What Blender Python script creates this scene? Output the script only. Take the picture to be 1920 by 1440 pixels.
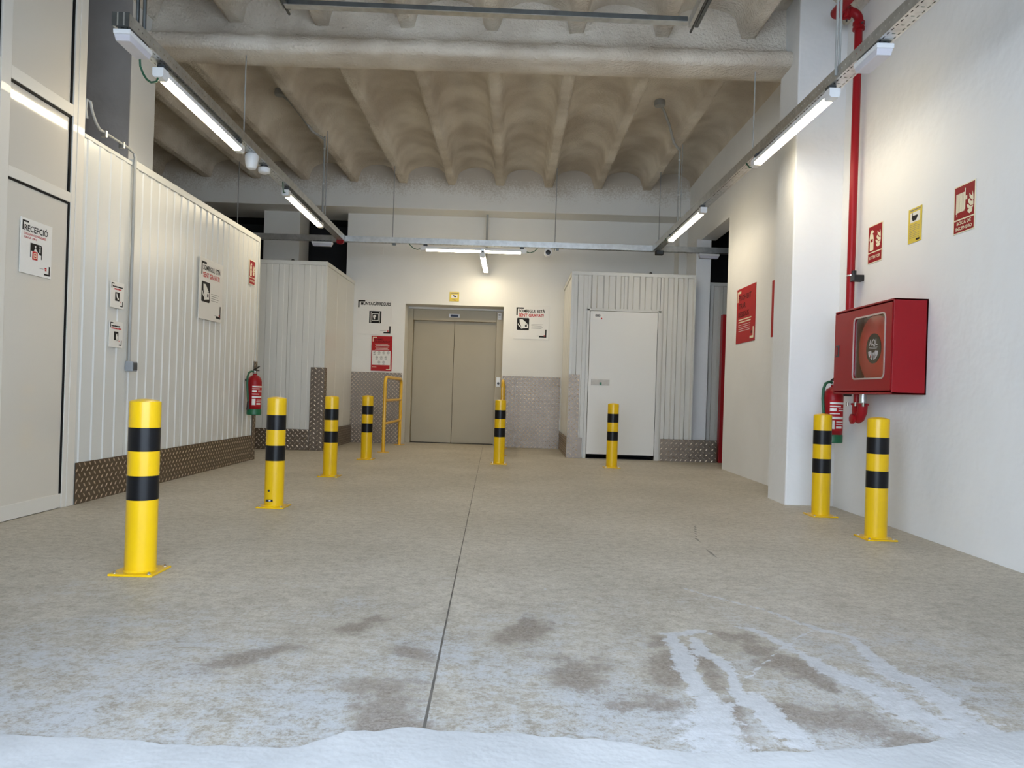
import bpy, bmesh, math, random
import numpy as np
from mathutils import Vector, Matrix, noise
random.seed(7)
for o in list(bpy.data.objects): bpy.data.objects.remove(o)
C = bpy.context.scene.collection
PI = math.pi

# ------------------------------------------------------------------ camera, sky, exposure
cam_d = bpy.data.cameras.new('camera'); cam = bpy.data.objects.new('camera', cam_d); C.objects.link(cam)
cam_d.sensor_fit = 'HORIZONTAL'; cam_d.sensor_width = 36.0; cam_d.lens = 1400 / 1920 * 36
cam_d.shift_y = 18 / 1920; cam_d.clip_start = .05
ROLL = .032
cam.matrix_world = Matrix.Translation((0, 0, .885)) @ Matrix.Rotation(PI / 2, 4, 'X') @ Matrix.Rotation(ROLL, 4, 'Z')
bpy.context.scene.camera = cam
world = bpy.data.worlds.new('sky'); bpy.context.scene.world = world; world.use_nodes = True
bg = world.node_tree.nodes['Background']; bg.inputs['Color'].default_value = (.70, .83, 1.0, 1); bg.inputs['Strength'].default_value = 9.3
vs = bpy.context.scene.view_settings
vs.view_transform = 'Standard'; vs.look = 'None'; vs.exposure = 0.25; vs.gamma = 1.0; vs.use_curve_mapping = False
cy = bpy.context.scene.cycles; cy.max_bounces = 8; cy.diffuse_bounces = 4; cy.glossy_bounces = 3; cy.transmission_bounces = 2; cy.transparent_max_bounces = 6; cy.caustics_reflective = False; cy.caustics_refractive = False; cy.use_light_tree = False; cy.adaptive_threshold = .02
LAMP_COL = (1.0, .86, .61, 1); LAMP_STR = 34.0

# ------------------------------------------------------------------ materials
def mat(name, col, rough=.5, metal=0, var=None, bump=None, spec=.5, col2=None, coat=0):
    m = bpy.data.materials.new(name); m.use_nodes = True
    nt = m.node_tree; b = nt.nodes['Principled BSDF']
    b.inputs['Base Color'].default_value = (*col, 1); b.inputs['Roughness'].default_value = rough
    b.inputs['Metallic'].default_value = metal; b.inputs['Specular IOR Level'].default_value = spec
    b.inputs['Coat Weight'].default_value = coat
    tc = nt.nodes.new('ShaderNodeTexCoord')
    if var:
        n = nt.nodes.new('ShaderNodeTexNoise'); n.inputs['Scale'].default_value = var[0]; n.inputs['Detail'].default_value = 2
        n.inputs['Roughness'].default_value = .6
        nt.links.new(tc.outputs['Object'], n.inputs['Vector'])
        r = nt.nodes.new('ShaderNodeValToRGB')
        c2 = col2 if col2 else tuple(c * (1 - var[1]) for c in col)
        r.color_ramp.elements[0].position = .35; r.color_ramp.elements[0].color = (*c2, 1)
        r.color_ramp.elements[1].position = .65; r.color_ramp.elements[1].color = (*col, 1)
        nt.links.new(n.outputs['Fac'], r.inputs['Fac']); nt.links.new(r.outputs['Color'], b.inputs['Base Color'])
    if bump:
        n2 = nt.nodes.new('ShaderNodeTexNoise'); n2.inputs['Scale'].default_value = bump[0]; n2.inputs['Detail'].default_value = 2
        nt.links.new(tc.outputs['Object'], n2.inputs['Vector'])
        bp = nt.nodes.new('ShaderNodeBump'); bp.inputs['Strength'].default_value = bump[1]; bp.inputs['Distance'].default_value = bump[2] if len(bump) > 2 else .01
        nt.links.new(n2.outputs['Fac'], bp.inputs['Height']); nt.links.new(bp.outputs['Normal'], b.inputs['Normal'])
    return m

M = {}
M['white_wall'] = mat('white_plaster_paint', (.80, .80, .79), .62, var=(1.3, .04), bump=(9, .35, .02))
M['back_wall'] = mat('cream_white_wall_paint', (.76, .745, .70), .6, var=(1.1, .05), bump=(7, .2, .015))
M['grey_concrete'] = mat('grey_column_paint', (.36, .335, .315), .8, var=(3, .12), bump=(22, .3, .01))
M['dark_wall'] = mat('near_black_unlit_wall', (.018, .017, .018), .8, var=(2, .2))  # dark paint taken near black to stand in for unlit rooms
M['spray'] = mat('sprayed_ceiling_foam', (.74, .68, .585), .95, var=(1.5, .2), bump=(38, .9, .02), spec=.1, col2=(.52, .455, .37))
M['panel'] = mat('offwhite_sheet_panel', (.66, .655, .615), .27, var=(.8, .03))
M['panel_trim'] = mat('panel_edge_trim', (.62, .62, .585), .4, var=(2, .03))
M['sheet'] = mat('grey_white_profiled_sheet', (.58, .57, .53), .42, var=(.9, .03))
M['door_white'] = mat('white_unit_door', (.70, .685, .64), .45, var=(.6, .02))
M['alu'] = mat('white_lacquered_aluminium', (.70, .66, .585), .5, var=(1, .02), coat=.2)
M['alu_panel'] = mat('glossy_white_infill_panel', (.66, .61, .525), .07, var=(.5, .02), coat=.5)
M['gasket'] = mat('black_rubber_gasket', (.006, .006, .007), .6, var=(8, .2), spec=.15)
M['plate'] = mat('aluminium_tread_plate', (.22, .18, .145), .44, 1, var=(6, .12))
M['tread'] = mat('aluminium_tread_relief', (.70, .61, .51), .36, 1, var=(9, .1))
M['lift'] = mat('beige_grey_lift_enamel', (.37, .315, .215), .45, .05, var=(1.2, .06))
M['lift_dark'] = mat('lift_seam_rubber', (.03, .028, .024), .7, var=(5, .2))  # near-black rubber for sill, shaft backing and small dark parts
M['yellow'] = mat('yellow_powder_coat', (.76, .47, .004), .32, var=(3, .05), spec=.3, coat=.12)
M['yellow_rail'] = mat('amber_yellow_rail_paint', (.74, .42, .012), .35, var=(3, .05), coat=.2)
M['black_tape'] = mat('black_gloss_band', (.007, .007, .008), .34, var=(5, .2), spec=.22)
M['zinc'] = mat('galvanised_steel', (.62, .63, .62), .36, .9, var=(14, .18))
M['zinc_dark'] = mat('dark_galvanised_strut', (.16, .175, .18), .42, .9, var=(10, .2))
M['steel'] = mat('bright_bolt_steel', (.65, .65, .65), .3, 1, var=(20, .1))
M['brushed'] = mat('brushed_brown_steel', (.34, .30, .25), .5, 1, var=(20, .12))
M['lamp_white'] = mat('white_lamp_plastic', (.78, .79, .80), .4, var=(4, .02))
M['lens'] = mat('frosted_grey_lens', (.62, .61, .66), .3, var=(4, .03))
M['clip'] = mat('charcoal_lamp_clip', (.05, .055, .06), .5, var=(6, .15))
M['cable_green'] = mat('dark_green_cable', (.012, .10, .05), .5, var=(6, .1))
M['conduit'] = mat('grey_conduit', (.34, .34, .32), .5, var=(6, .1))
M['grey_box'] = mat('grey_plastic_switch', (.30, .32, .34), .5, var=(5, .06))
M['red'] = mat('fire_red_enamel', (.30, .008, .013), .38, var=(2, .06), spec=.25)
M['red_bright'] = mat('reel_red_plastic', (.52, .024, .014), .4, var=(2, .06), spec=.3)
M['red_sign'] = mat('red_sign_print', (.40, .014, .016), .55, var=(3, .04), spec=.2)
M['red_deep'] = mat('deep_red_sign_print', (.28, .008, .012), .55, var=(3, .04), spec=.2)
M['red_text'] = mat('red_lettering', (.50, .02, .02), .55, var=(5, .05), spec=.2)
M['cream'] = mat('photoluminescent_cream', (.78, .72, .52), .5, var=(3, .03))
M['sign_white'] = mat('white_sign_board', (.74, .715, .665), .4, var=(2, .02))
M['sign_yellow'] = mat('yellow_sign_board', (.66, .50, .05), .5, var=(3, .04))
M['ink'] = mat('black_ink', (.015, .013, .013), .6, var=(8, .1), spec=.15)
M['ink_soft'] = mat('grey_fine_print', (.25, .23, .21), .6, var=(8, .1), spec=.15)
M['ink_red'] = mat('dark_maroon_ink', (.08, .008, .010), .6, var=(8, .1), spec=.15)
M['green'] = mat('green_base_band', (.004, .12, .045), .4, var=(4, .06))
M['black_plastic'] = mat('black_plastic', (.012, .012, .013), .4, var=(6, .15))
M['display'] = mat('dark_blue_display', (.010, .016, .05), .15, var=(6, .2))
M['silver_trim'] = mat('silver_window_gasket', (.52, .42, .40), .35, .3, var=(5, .05))
M['ground'] = mat('pale_screed_apron', (.47, .48, .49), .75, var=(3.0, .14), bump=(40, .3, .006))
M['slot'] = mat('joint_dirt', (.20, .185, .165), .9, var=(9, .3))

def overspray_mat():
    m = mat('wall_paint_with_foam_overspray', (.76, .745, .70), .7, bump=(7, .2, .015)); nt = m.node_tree; L = nt.links; b = nt.nodes['Principled BSDF']
    tc = nt.nodes.new('ShaderNodeTexCoord'); sx = nt.nodes.new('ShaderNodeSeparateXYZ'); L.new(tc.outputs['Generated'], sx.inputs[0])
    n1 = nt.nodes.new('ShaderNodeTexNoise'); n1.inputs['Scale'].default_value = 2.4; n1.inputs['Detail'].default_value = 4; L.new(tc.outputs['Object'], n1.inputs['Vector'])
    n2 = nt.nodes.new('ShaderNodeTexNoise'); n2.inputs['Scale'].default_value = 45; n2.inputs['Detail'].default_value = 6; L.new(tc.outputs['Object'], n2.inputs['Vector'])
    def m_(op, x, y):
        n = nt.nodes.new('ShaderNodeMath'); n.operation = op
        for i, v in enumerate((x, y)):
            if isinstance(v, (int, float)): n.inputs[i].default_value = v
            else: L.new(v, n.inputs[i])
        return n.outputs[0]
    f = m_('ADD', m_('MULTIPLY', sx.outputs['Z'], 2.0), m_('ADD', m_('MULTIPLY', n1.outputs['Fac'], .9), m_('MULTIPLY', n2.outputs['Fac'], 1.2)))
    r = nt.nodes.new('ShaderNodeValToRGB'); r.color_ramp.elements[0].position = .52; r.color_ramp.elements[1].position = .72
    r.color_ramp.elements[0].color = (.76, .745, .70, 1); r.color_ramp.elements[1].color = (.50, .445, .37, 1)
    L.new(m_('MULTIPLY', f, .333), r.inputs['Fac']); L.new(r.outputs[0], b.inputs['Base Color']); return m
M['overspray'] = overspray_mat()
def lamp_mat():
    m = bpy.data.materials.new('lit_led_diffuser'); m.use_nodes = True; nt = m.node_tree; nt.nodes.clear()
    e = nt.nodes.new('ShaderNodeEmission'); e.inputs['Color'].default_value = LAMP_COL; e.inputs['Strength'].default_value = LAMP_STR
    o = nt.nodes.new('ShaderNodeOutputMaterial'); nt.links.new(e.outputs[0], o.inputs[0]); return m
M['lit'] = lamp_mat()

def glass_mat():
    m = bpy.data.materials.new('clear_cabinet_glazing'); m.use_nodes = True; nt = m.node_tree; nt.nodes.clear()
    t = nt.nodes.new('ShaderNodeBsdfTransparent'); g = nt.nodes.new('ShaderNodeBsdfGlossy'); g.inputs['Roughness'].default_value = .08
    f = nt.nodes.new('ShaderNodeLayerWeight'); f.inputs['Blend'].default_value = .08
    x = nt.nodes.new('ShaderNodeMixShader'); o = nt.nodes.new('ShaderNodeOutputMaterial')
    nt.links.new(f.outputs['Facing'], x.inputs[0]); nt.links.new(t.outputs[0], x.inputs[1]); nt.links.new(g.outputs[0], x.inputs[2])
    nt.links.new(x.outputs[0], o.inputs[0]); return m
M['glass'] = glass_mat()

def floor_mat():
    m = bpy.data.materials.new('worn_concrete_floor'); m.use_nodes = True; nt = m.node_tree; L = nt.links
    b = nt.nodes['Principled BSDF']; b.inputs['Specular IOR Level'].default_value = .35
    tc = nt.nodes.new('ShaderNodeTexCoord')
    def nz(scale, det=6, rough=.6, vec=None):
        n = nt.nodes.new('ShaderNodeTexNoise'); n.inputs['Scale'].default_value = scale; n.inputs['Detail'].default_value = det
        n.inputs['Roughness'].default_value = rough; L.new(vec if vec else tc.outputs['Object'], n.inputs['Vector']); return n.outputs['Fac']
    def ramp(fac, a, bb, ca=(0, 0, 0), cb=(1, 1, 1)):
        r = nt.nodes.new('ShaderNodeValToRGB'); r.color_ramp.elements[0].position = a; r.color_ramp.elements[1].position = bb
        r.color_ramp.elements[0].color = (*ca, 1); r.color_ramp.elements[1].color = (*cb, 1); L.new(fac, r.inputs['Fac']); return r.outputs['Color']
    def math_(op, x, y):
        n = nt.nodes.new('ShaderNodeMath'); n.operation = op
        for i, v in enumerate((x, y)):
            if isinstance(v, (int, float)): n.inputs[i].default_value = v
            else: L.new(v, n.inputs[i])
        return n.outputs[0]
    def mix(fac, a, c):
        n = nt.nodes.new('ShaderNodeMix'); n.data_type = 'RGBA'
        L.new(fac, n.inputs['Factor'])
        for s, v in (('A', a), ('B', c)):
            i = [k for k in n.inputs if k.name == s and k.type == 'RGBA'][0]
            if isinstance(v, tuple): i.default_value = (*v, 1)
            else: L.new(v, i)
        return [k for k in n.outputs if k.type == 'RGBA'][0]
    def attr(nm):
        a = nt.nodes.new('ShaderNodeAttribute'); a.attribute_name = nm; return a.outputs['Fac']
    mp = nt.nodes.new('ShaderNodeMapping'); mp.inputs['Scale'].default_value = (1, 1.15, 1); L.new(tc.outputs['Object'], mp.inputs['Vector'])
    sv = mp.outputs['Vector']
    def mul_(a_, b_):
        n = nt.nodes.new('ShaderNodeMix'); n.data_type = 'RGBA'; n.blend_type = 'MULTIPLY'; n.inputs['Factor'].default_value = 1.0
        ia = [k for k in n.inputs if k.type == 'RGBA']; L.new(a_, ia[0]); L.new(b_, ia[1]); return [k for k in n.outputs if k.type == 'RGBA'][0]
    def cen(x, amp): return math_('MULTIPLY', math_('SUBTRACT', x, .5), amp)
    A = nz(2.3, 6, .70, sv); Bn = nz(19, 6, .74, sv); D5 = nz(5, 6, .75); G = nz(75, 4, .8)
    c = ramp(nz(1.1, 3), .34, .66, (.50, .465, .395), (.60, .56, .485))
    c = mul_(c, ramp(Bn, .36, .58, (.74, .73, .71), (1, 1, 1)))
    c = mul_(c, ramp(G, .38, .54, (.74, .735, .73), (1, 1, 1)))
    # speckled chalky coat; its bluish tone growing toward the entrance paints in daylight
    daylight_film = math_('ADD', attr('daylight_film'), math_('ADD', cen(A, 1.9), math_('ADD', cen(Bn, 1.5), cen(G, 1.5))))
    c = mul_(c, ramp(math_('ADD', attr('daylight_film'), cen(D5, 1.6)), .1, .9, (1, 1, 1), (.66, .65, .65)))  # concrete colour darkened toward the entrance to offset the strong daylight
    c = mix(math_('MULTIPLY', ramp(daylight_film, .42, .86), .78), c, (.42, .445, .475))
    brown = math_('ADD', attr('brown'), math_('ADD', cen(D5, 2.2), math_('ADD', cen(Bn, 1.8), cen(G, 1.6))))
    c = mix(math_('MULTIPLY', ramp(brown, .52, .78), .84), c, ramp(G, .4, .6, (.15, .122, .10), (.27, .235, .20)))
    st = math_('ADD', attr('stain'), math_('ADD', cen(D5, 1.1), math_('ADD', cen(Bn, 1.5), cen(G, .5))))
    c = mix(math_('MULTIPLY', ramp(st, .46, .60), .82), c, ramp(Bn, .3, .7, (.42, .44, .465), (.56, .575, .60)))
    # specks of paint
    v = nt.nodes.new('ShaderNodeTexVoronoi'); v.inputs['Scale'].default_value = 9; L.new(tc.outputs['Object'], v.inputs['Vector'])
    sp = math_('LESS_THAN', v.outputs['Distance'], .03)
    c = mix(math_('MULTIPLY', sp, math_('MULTIPLY', ramp(A, .5, .6), .6)), c, (.7, .7, .7))
    ck = attr('crack'); c = mix(math_('MULTIPLY', ramp(math_('ADD', ck, cen(Bn, .5)), .45, .7), .75), c, (.10, .095, .085))
    L.new(c, b.inputs['Base Color'])
    b.inputs['Roughness'].default_value = .55
    bp = nt.nodes.new('ShaderNodeBump'); bp.inputs['Strength'].default_value = .25; bp.inputs['Distance'].default_value = .006
    L.new(nz(45, 2), bp.inputs['Height']); L.new(bp.outputs['Normal'], b.inputs['Normal'])
    return m
M['floor'] = floor_mat()

# ------------------------------------------------------------------ builders
def tag(o, label=None, cat=None, group=None, kind=None):
    if label: o['label'] = label
    if cat: o['category'] = cat
    if group: o['group'] = group
    if kind: o['kind'] = kind
    return o
def empty(name, loc=(0, 0, 0), rz=0, label=None, cat=None, group=None, kind=None):
    o = bpy.data.objects.new(name, None); C.objects.link(o); o.location = loc; o.rotation_euler = (0, 0, rz); o.empty_display_size = .1
    o['_'] = 1; del o['_']
    return tag(o, label, cat, group, kind)
def root_of(o):
    while o.parent: o = o.parent
    return o
class MB:
    """collects geometry; build() links it as one mesh object"""
    def __init__(s): s.v = []; s.f = []
    def add(s, vs_, fs):
        n = len(s.v); s.v += [tuple(p) for p in vs_]; s.f += [tuple(i + n for i in f) for f in fs]; return s
    def box(s, x0, x1, y0, y1, z0, z1):
        return s.add([(x0, y0, z0), (x1, y0, z0), (x1, y1, z0), (x0, y1, z0), (x0, y0, z1), (x1, y0, z1), (x1, y1, z1), (x0, y1, z1)],
                     [(0, 3, 2, 1), (4, 5, 6, 7), (0, 1, 5, 4), (1, 2, 6, 5), (2, 3, 7, 6), (3, 0, 4, 7)])
    def lathe(s, prof, c=(0, 0, 0), n=24, axis='Z'):
        vs_, fs = [], []
        for r, h in prof:
            for k in range(n):
                a = 2 * PI * k / n; p = (r * math.cos(a), r * math.sin(a), h)
                if axis == 'X': p = (p[2], p[0], p[1])
                if axis == 'Y': p = (p[0], p[2], p[1])
                vs_.append((p[0] + c[0], p[1] + c[1], p[2] + c[2]))
        for i in range(len(prof) - 1):
            for k in range(n):
                q = (i * n + k, i * n + (k + 1) % n, (i + 1) * n + (k + 1) % n, (i + 1) * n + k)
                fs.append(q if axis != 'Y' else q[::-1])
        e = (len(prof) - 1) * n
        fs.append(tuple(range(n))[::-1] if axis != 'Y' else tuple(range(n)))
        fs.append(tuple(range(e, e + n)) if axis != 'Y' else tuple(range(e, e + n))[::-1])
        return s.add(vs_, fs)
    def tube(s, pts, r, n=10):
        P = [Vector(p) for p in pts]; vs_, fs = [], []; up = None
        for i, p in enumerate(P):
            t = (P[min(i + 1, len(P) - 1)] - P[max(i - 1, 0)]).normalized()
            if up is None: up = t.orthogonal().normalized()
            up = (up - t * up.dot(t)).normalized(); w = t.cross(up)
            for k in range(n):
                a = 2 * PI * k / n; vs_.append(p + (up * math.cos(a) + w * math.sin(a)) * r)
        for i in range(len(P) - 1):
            for k in range(n): fs.append((i * n + k, i * n + (k + 1) % n, (i + 1) * n + (k + 1) % n, (i + 1) * n + k))
        fs.append(tuple(range(n))[::-1]); e = (len(P) - 1) * n; fs.append(tuple(range(e, e + n)))
        return s.add(vs_, fs)
    def prism(s, poly, z0, z1):
        n = len(poly); vs_ = [(x, y, z0) for x, y in poly] + [(x, y, z1) for x, y in poly]
        fs = [tuple(range(n))[::-1], tuple(range(n, 2 * n))] + [(k, (k + 1) % n, n + (k + 1) % n, n + k) for k in range(n)]
        return s.add(vs_, fs)
    def build(s, name, m, parent=None, local=False, smooth=False, bevel=0, kind=None, label=None):
        me = bpy.data.meshes.new(name); vv = s.v
        if parent and not local:
            o = root_of(parent).location; vv = [(x - o.x, y - o.y, z - o.z) for x, y, z in s.v]
        me.from_pydata(vv, [], s.f); me.update()
        bm = bmesh.new(); bm.from_mesh(me); bmesh.ops.recalc_face_normals(bm, faces=bm.faces); bm.to_mesh(me); bm.free()
        me.materials.append(m if not isinstance(m, str) else M[m])
        ob = bpy.data.objects.new(name, me); C.objects.link(ob); ob.parent = parent
        if smooth:
            for p in me.polygons: p.use_smooth = True
            me.set_sharp_from_angle(angle=math.radians(38))
        if bevel:
            b = ob.modifiers.new('bevel', 'BEVEL'); b.width = bevel; b.segments = 2; b.limit_method = 'ANGLE'; b.angle_limit = math.radians(40)
        return tag(ob, kind=kind, label=label)
def box(name, m, parent, x0, x1, y0, y1, z0, z1, bevel=0, **k): return MB().box(x0, x1, y0, y1, z0, z1).build(name, m, parent, bevel=bevel, **k)
def copy_tree(o, parent=None):
    c = o.copy(); C.objects.link(c); c.parent = parent
    for ch in list(o.children): copy_tree(ch, c)
    return c
def arc(c, r, a0, a1, n, u, w):
    c, u, w = Vector(c), Vector(u), Vector(w)
    return [c + u * r * math.cos(a0 + (a1 - a0) * i / n) + w * r * math.sin(a0 + (a1 - a0) * i / n) for i in range(n + 1)]

# ================================================================== STRUCTURE
ZR, ZC = 4.17, 4.45            # underside of the ribs, crown of the vaults
# ---- floor: two slabs with an open saw-cut joint
def joint_x(y): return -.203 - (y - 1.96) * .247 / 10.22
STAIN = [
 [(.83,3.5,.012),(.92,3.37,.016),(1.11,3.17,.018),(1.17,3.04,.022),(1.23,2.93,.022),(1.32,2.84,.028),(1.3,2.66,.034),(1.28,2.46,.05),(1.34,2.35,.05),(1.32,2.17,.08),(1.33,2.02,.11),(1.3,1.87,.12)],
 [(.59,2.81,.02),(.67,2.81,.04),(.74,2.86,.035),(.79,2.82,.012)],
 [(.62,2.74,.045),(.61,2.52,.045),(.6,2.33,.04),(.6,2.21,.055),(.59,2.07,.09),(.56,1.92,.12)],
 [(.7,2.75,.036),(.7,2.61,.034),(.74,2.53,.034),(.74,2.41,.022),(.71,2.26,.036),(.73,2.18,.05)],
 [(.91,2.93,.014),(.98,2.87,.028),(1.01,2.75,.03),(1.05,2.64,.035),(1.09,2.46,.05),(1.12,2.38,.065),(1.18,2.3,.085),(1.18,2.15,.08),(1.22,2.08,.06),(1.22,1.95,.06)],
 [(.76,2.26,.036),(.76,2.05,.06),(.78,1.94,.06)],
 [(1.2,2.92,.007),(.97,2.65,.006),(.74,2.33,.006)], [(.67,2.2,.006),(.62,2.06,.006)],
 [(.16,3.46,.008),(.19,3.38,.008)], [(-.6,3.1,.006),(-.62,3.06,.006)]]
BROWN = [
 [(.58,2.74,.05),(.54,2.52,.065),(.53,2.33,.05)], [(.67,2.63,.04),(.67,2.43,.05),(.66,2.31,.04)],
 [(.8,2.85,.03),(.9,2.77,.06),(.93,2.58,.095),(1.0,2.41,.07),(1.02,2.28,.02)], [(.78,2.19,.04),(.84,2.1,.08),(.96,2.09,.095),(1.07,2.0,.06),(1.16,1.95,.02)],
 [(.67,2.18,.03),(.64,1.93,.024)], [(.3,2.15,.05),(.49,2.15,.055)], [(-.35,2.19,.10),(-.35,2.02,.06),(-.28,1.97,.10)],
 [(-.35,2.54,.05),(-.30,2.53,.06)], [(.23,2.46,.10),(.24,2.31,.07)], [(-.9,2.35,.06),(-.75,2.5,.05)], [(.1,2.9,.07),(.02,2.7,.08)], [(-.55,2.75,.06),(-.5,2.9,.06)]]
CRACK = [[(1.316, 5.25, .016), (1.2, 4.75, .012), (1.17, 4.1, .014)]]
def field(X, Y, lines, hard):
    out = np.zeros_like(X)
    for ln in lines:
        for (x0, y0, w0), (x1, y1, w1) in zip(ln[:-1], ln[1:]):
            dx, dy = x1 - x0, y1 - y0; L2 = dx * dx + dy * dy
            t = np.clip(((X - x0) * dx + (Y - y0) * dy) / L2, 0, 1)
            d = np.hypot(X - x0 - t * dx, Y - y0 - t * dy); w = w0 + (w1 - w0) * t
            out = np.maximum(out, np.clip(1 - d / (w * hard), 0, 1))
    return out
fl_root = empty('floor', (0, 0, 0), label='worn grey concrete floor with chalky white streaks near the front', cat='floor', kind='structure')
def slab(side):
    ys = np.concatenate([np.arange(1.55, 5.4, .02), np.arange(5.4, 13.9, .4), [13.9]])
    if side < 0: xs = np.concatenate([[-6.4, -5.4, -4.4, -3.4, -2.6, -2.0], np.arange(-1.6, -.5, .025), [None]])
    else: xs = np.concatenate([[None], np.arange(.0, 2.3, .02), [2.6, 3.0, 3.6, 5.2]])
    ny = len(ys); cols = []
    if side < 0:
        base = [float(a) for a in xs[:-1]]; k = 14
        for a in base: cols.append(np.full(ny, a))
        j = joint_x(ys) - .0022 - .0022 * np.clip((4 - ys) / 2, 0, 1)
        for i in range(1, k + 1): cols.append(base[-1] + (j - base[-1]) * i / k)
    else:
        base = [float(a) for a in xs[1:]]; k = 14
        j = joint_x(ys) + .0022 + .0022 * np.clip((4 - ys) / 2, 0, 1)
        for i in range(k): cols.append(j + (base[0] - j) * i / k)
        for a in base: cols.append(np.full(ny, a))
    X = np.stack(cols, 1); Y = np.repeat(ys[:, None], X.shape[1], 1); nx = X.shape[1]
    V = np.stack([X.ravel(), Y.ravel(), np.zeros(X.size)], 1)
    idx = np.arange(ny * nx).reshape(ny, nx)
    F = np.stack([idx[:-1, :-1], idx[:-1, 1:], idx[1:, 1:], idx[1:, :-1]], -1).reshape(-1, 4)
    # side wall of the saw cut
    jc = nx - 1 if side < 0 else 0
    V2 = np.stack([X[:, jc], ys, np.full(ny, -.03)], 1); n0 = len(V); V = np.concatenate([V, V2])
    e = [(int(idx[i, jc]), n0 + i, n0 + i + 1, int(idx[i + 1, jc])) if side < 0 else (int(idx[i, jc]), int(idx[i + 1, jc]), n0 + i + 1, n0 + i) for i in range(ny - 1)]
    me = bpy.data.meshes.new('slab'); me.from_pydata(V.tolist(), [], F.tolist() + e); me.update()
    XX, YY = V[:, 0], V[:, 1]
    daylight_film = .80 * np.clip((4.4 - YY) / 2.4, 0, 1) - .12  # chalk and painted daylight together, stronger toward the entrance
    daylight_film += np.where((np.abs(XX) > 1.6), -.10, 0)
    for nm, arr in (('stain', field(XX, YY, STAIN, 1.7) * .95), ('brown', field(XX, YY, BROWN, 2.4)), ('crack', field(XX, YY, CRACK, 1.0)), ('daylight_film', daylight_film)):
        a = me.attributes.new(nm, 'FLOAT', 'POINT'); a.data.foreach_set('value', arr.astype(np.float32))
    me.materials.append(M['floor']); o = bpy.data.objects.new('slab', me); C.objects.link(o); o.parent = fl_root
slab(-1); slab(1)
j = MB()
for i in range(24):
    y0, y1 = 1.6 + i * .5, 2.1 + i * .5
    j.add([(joint_x(y0) - .006, y0, -.003), (joint_x(y0) + .006, y0, -.003), (joint_x(y1) + .006, y1, -.003), (joint_x(y1) - .006, y1, -.003)], [(0, 1, 2, 3)])
j.build('joint_fill', 'slot', fl_root)
# ---- pale screed apron outside, its ragged edge lapping over the slab
edge = [(-9, 1.86), (-3, 1.86), (-1.24, 1.848), (-.97, 1.838), (-.7, 1.818), (-.494, 1.829), (-.397, 1.919), (-.305, 1.941), (-.202, 1.957), (-.11, 1.933), (.028, 1.94), (.268, 1.918), (.481, 1.861), (.773, 1.894), (.99, 1.923), (1.228, 1.999), (1.438, 2.055), (1.62, 1.95), (2.6, 1.3), (9, 1.2)]
fine = []
for (x0, y0), (x1, y1) in zip(edge[:-1], edge[1:]):
    n = max(1, int(abs(x1 - x0) / .02)) if abs(x0) < 2 and abs(x1) < 2 else 1
    for i in range(n):
        t = i / n; x = x0 + (x1 - x0) * t; y = y0 + (y1 - y0) * t
        fine.append((x, y + (.016 * noise.noise((x * 14, 3.1, 0)) + .007 * noise.noise((x * 50, 1.1, 0)) if n > 1 else 0)))
fine.append(edge[-1])
g = MB(); nE = len(fine)
g.add([(x, y, .003) for x, y in fine] + [(x, -9, .003) for x, y in fine] + [(x, y + .004, -.02) for x, y in fine],
      [(i, i + nE, i + nE + 1, i + 1) for i in range(nE - 1)] + [(i, i + 1, i + 1 + 2 * nE, i + 2 * nE) for i in range(nE - 1)])
tag(g.build('ground', 'ground'), 'pale screed apron with ragged edge at the entrance', 'ground', kind='structure')

# ---- ceiling: jack vaults between ribs and a sprayed cross beam
ce = empty('ceiling', (0, 0, 0), label='vaulted ceiling with sprayed beige ribs and a thick cross beam', cat='ceiling', kind='structure')
PITCH, X_RIB = .775, -.29
def vault_z(x):
    t = ((x - X_RIB) / PITCH + .5) % 1 - .5; d = abs(t) * PITCH
    hw = .07
    if d < hw: return ZR
    s = (d - hw) / (PITCH / 2 - hw)
    return ZR + .075 * min(1, s * 9) + (ZC - ZR - .075) * math.sqrt(max(0, 1 - (1 - s) ** 2))
def vault_bay(y0, y1):
    xs = [-6.3 + .03 * i for i in range(int((2.95 + 6.3) / .03) + 1)]; n = int((y1 - y0) / .055); ys = [y0 + (y1 - y0) * i / n for i in range(n + 1)]
    vs_, fs = [], []
    for y in ys:
        for x in xs:
            wob = .02 * noise.noise((y * .35, x * .3, 4)) ; a = .010 * noise.noise((x * 2, y * .8, 1)) + .004 * noise.noise((x * 9, y * 7, 7)) + .004 * noise.noise((x * 24, y * 24, 2))
            vs_.append((x, y, vault_z(x + wob * .6) + a))
    nx = len(xs)
    for i in range(len(ys) - 1):
        for k in range(nx - 1): fs.append((i * nx + k, (i + 1) * nx + k, (i + 1) * nx + k + 1, i * nx + k + 1))
    return MB().add(vs_, fs).build('vault', 'spray', ce, smooth=False)
for o in (vault_bay(1.2, 6.86), vault_bay(6.84, 11.95)):
    for p in o.data.polygons: p.use_smooth = True
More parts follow.
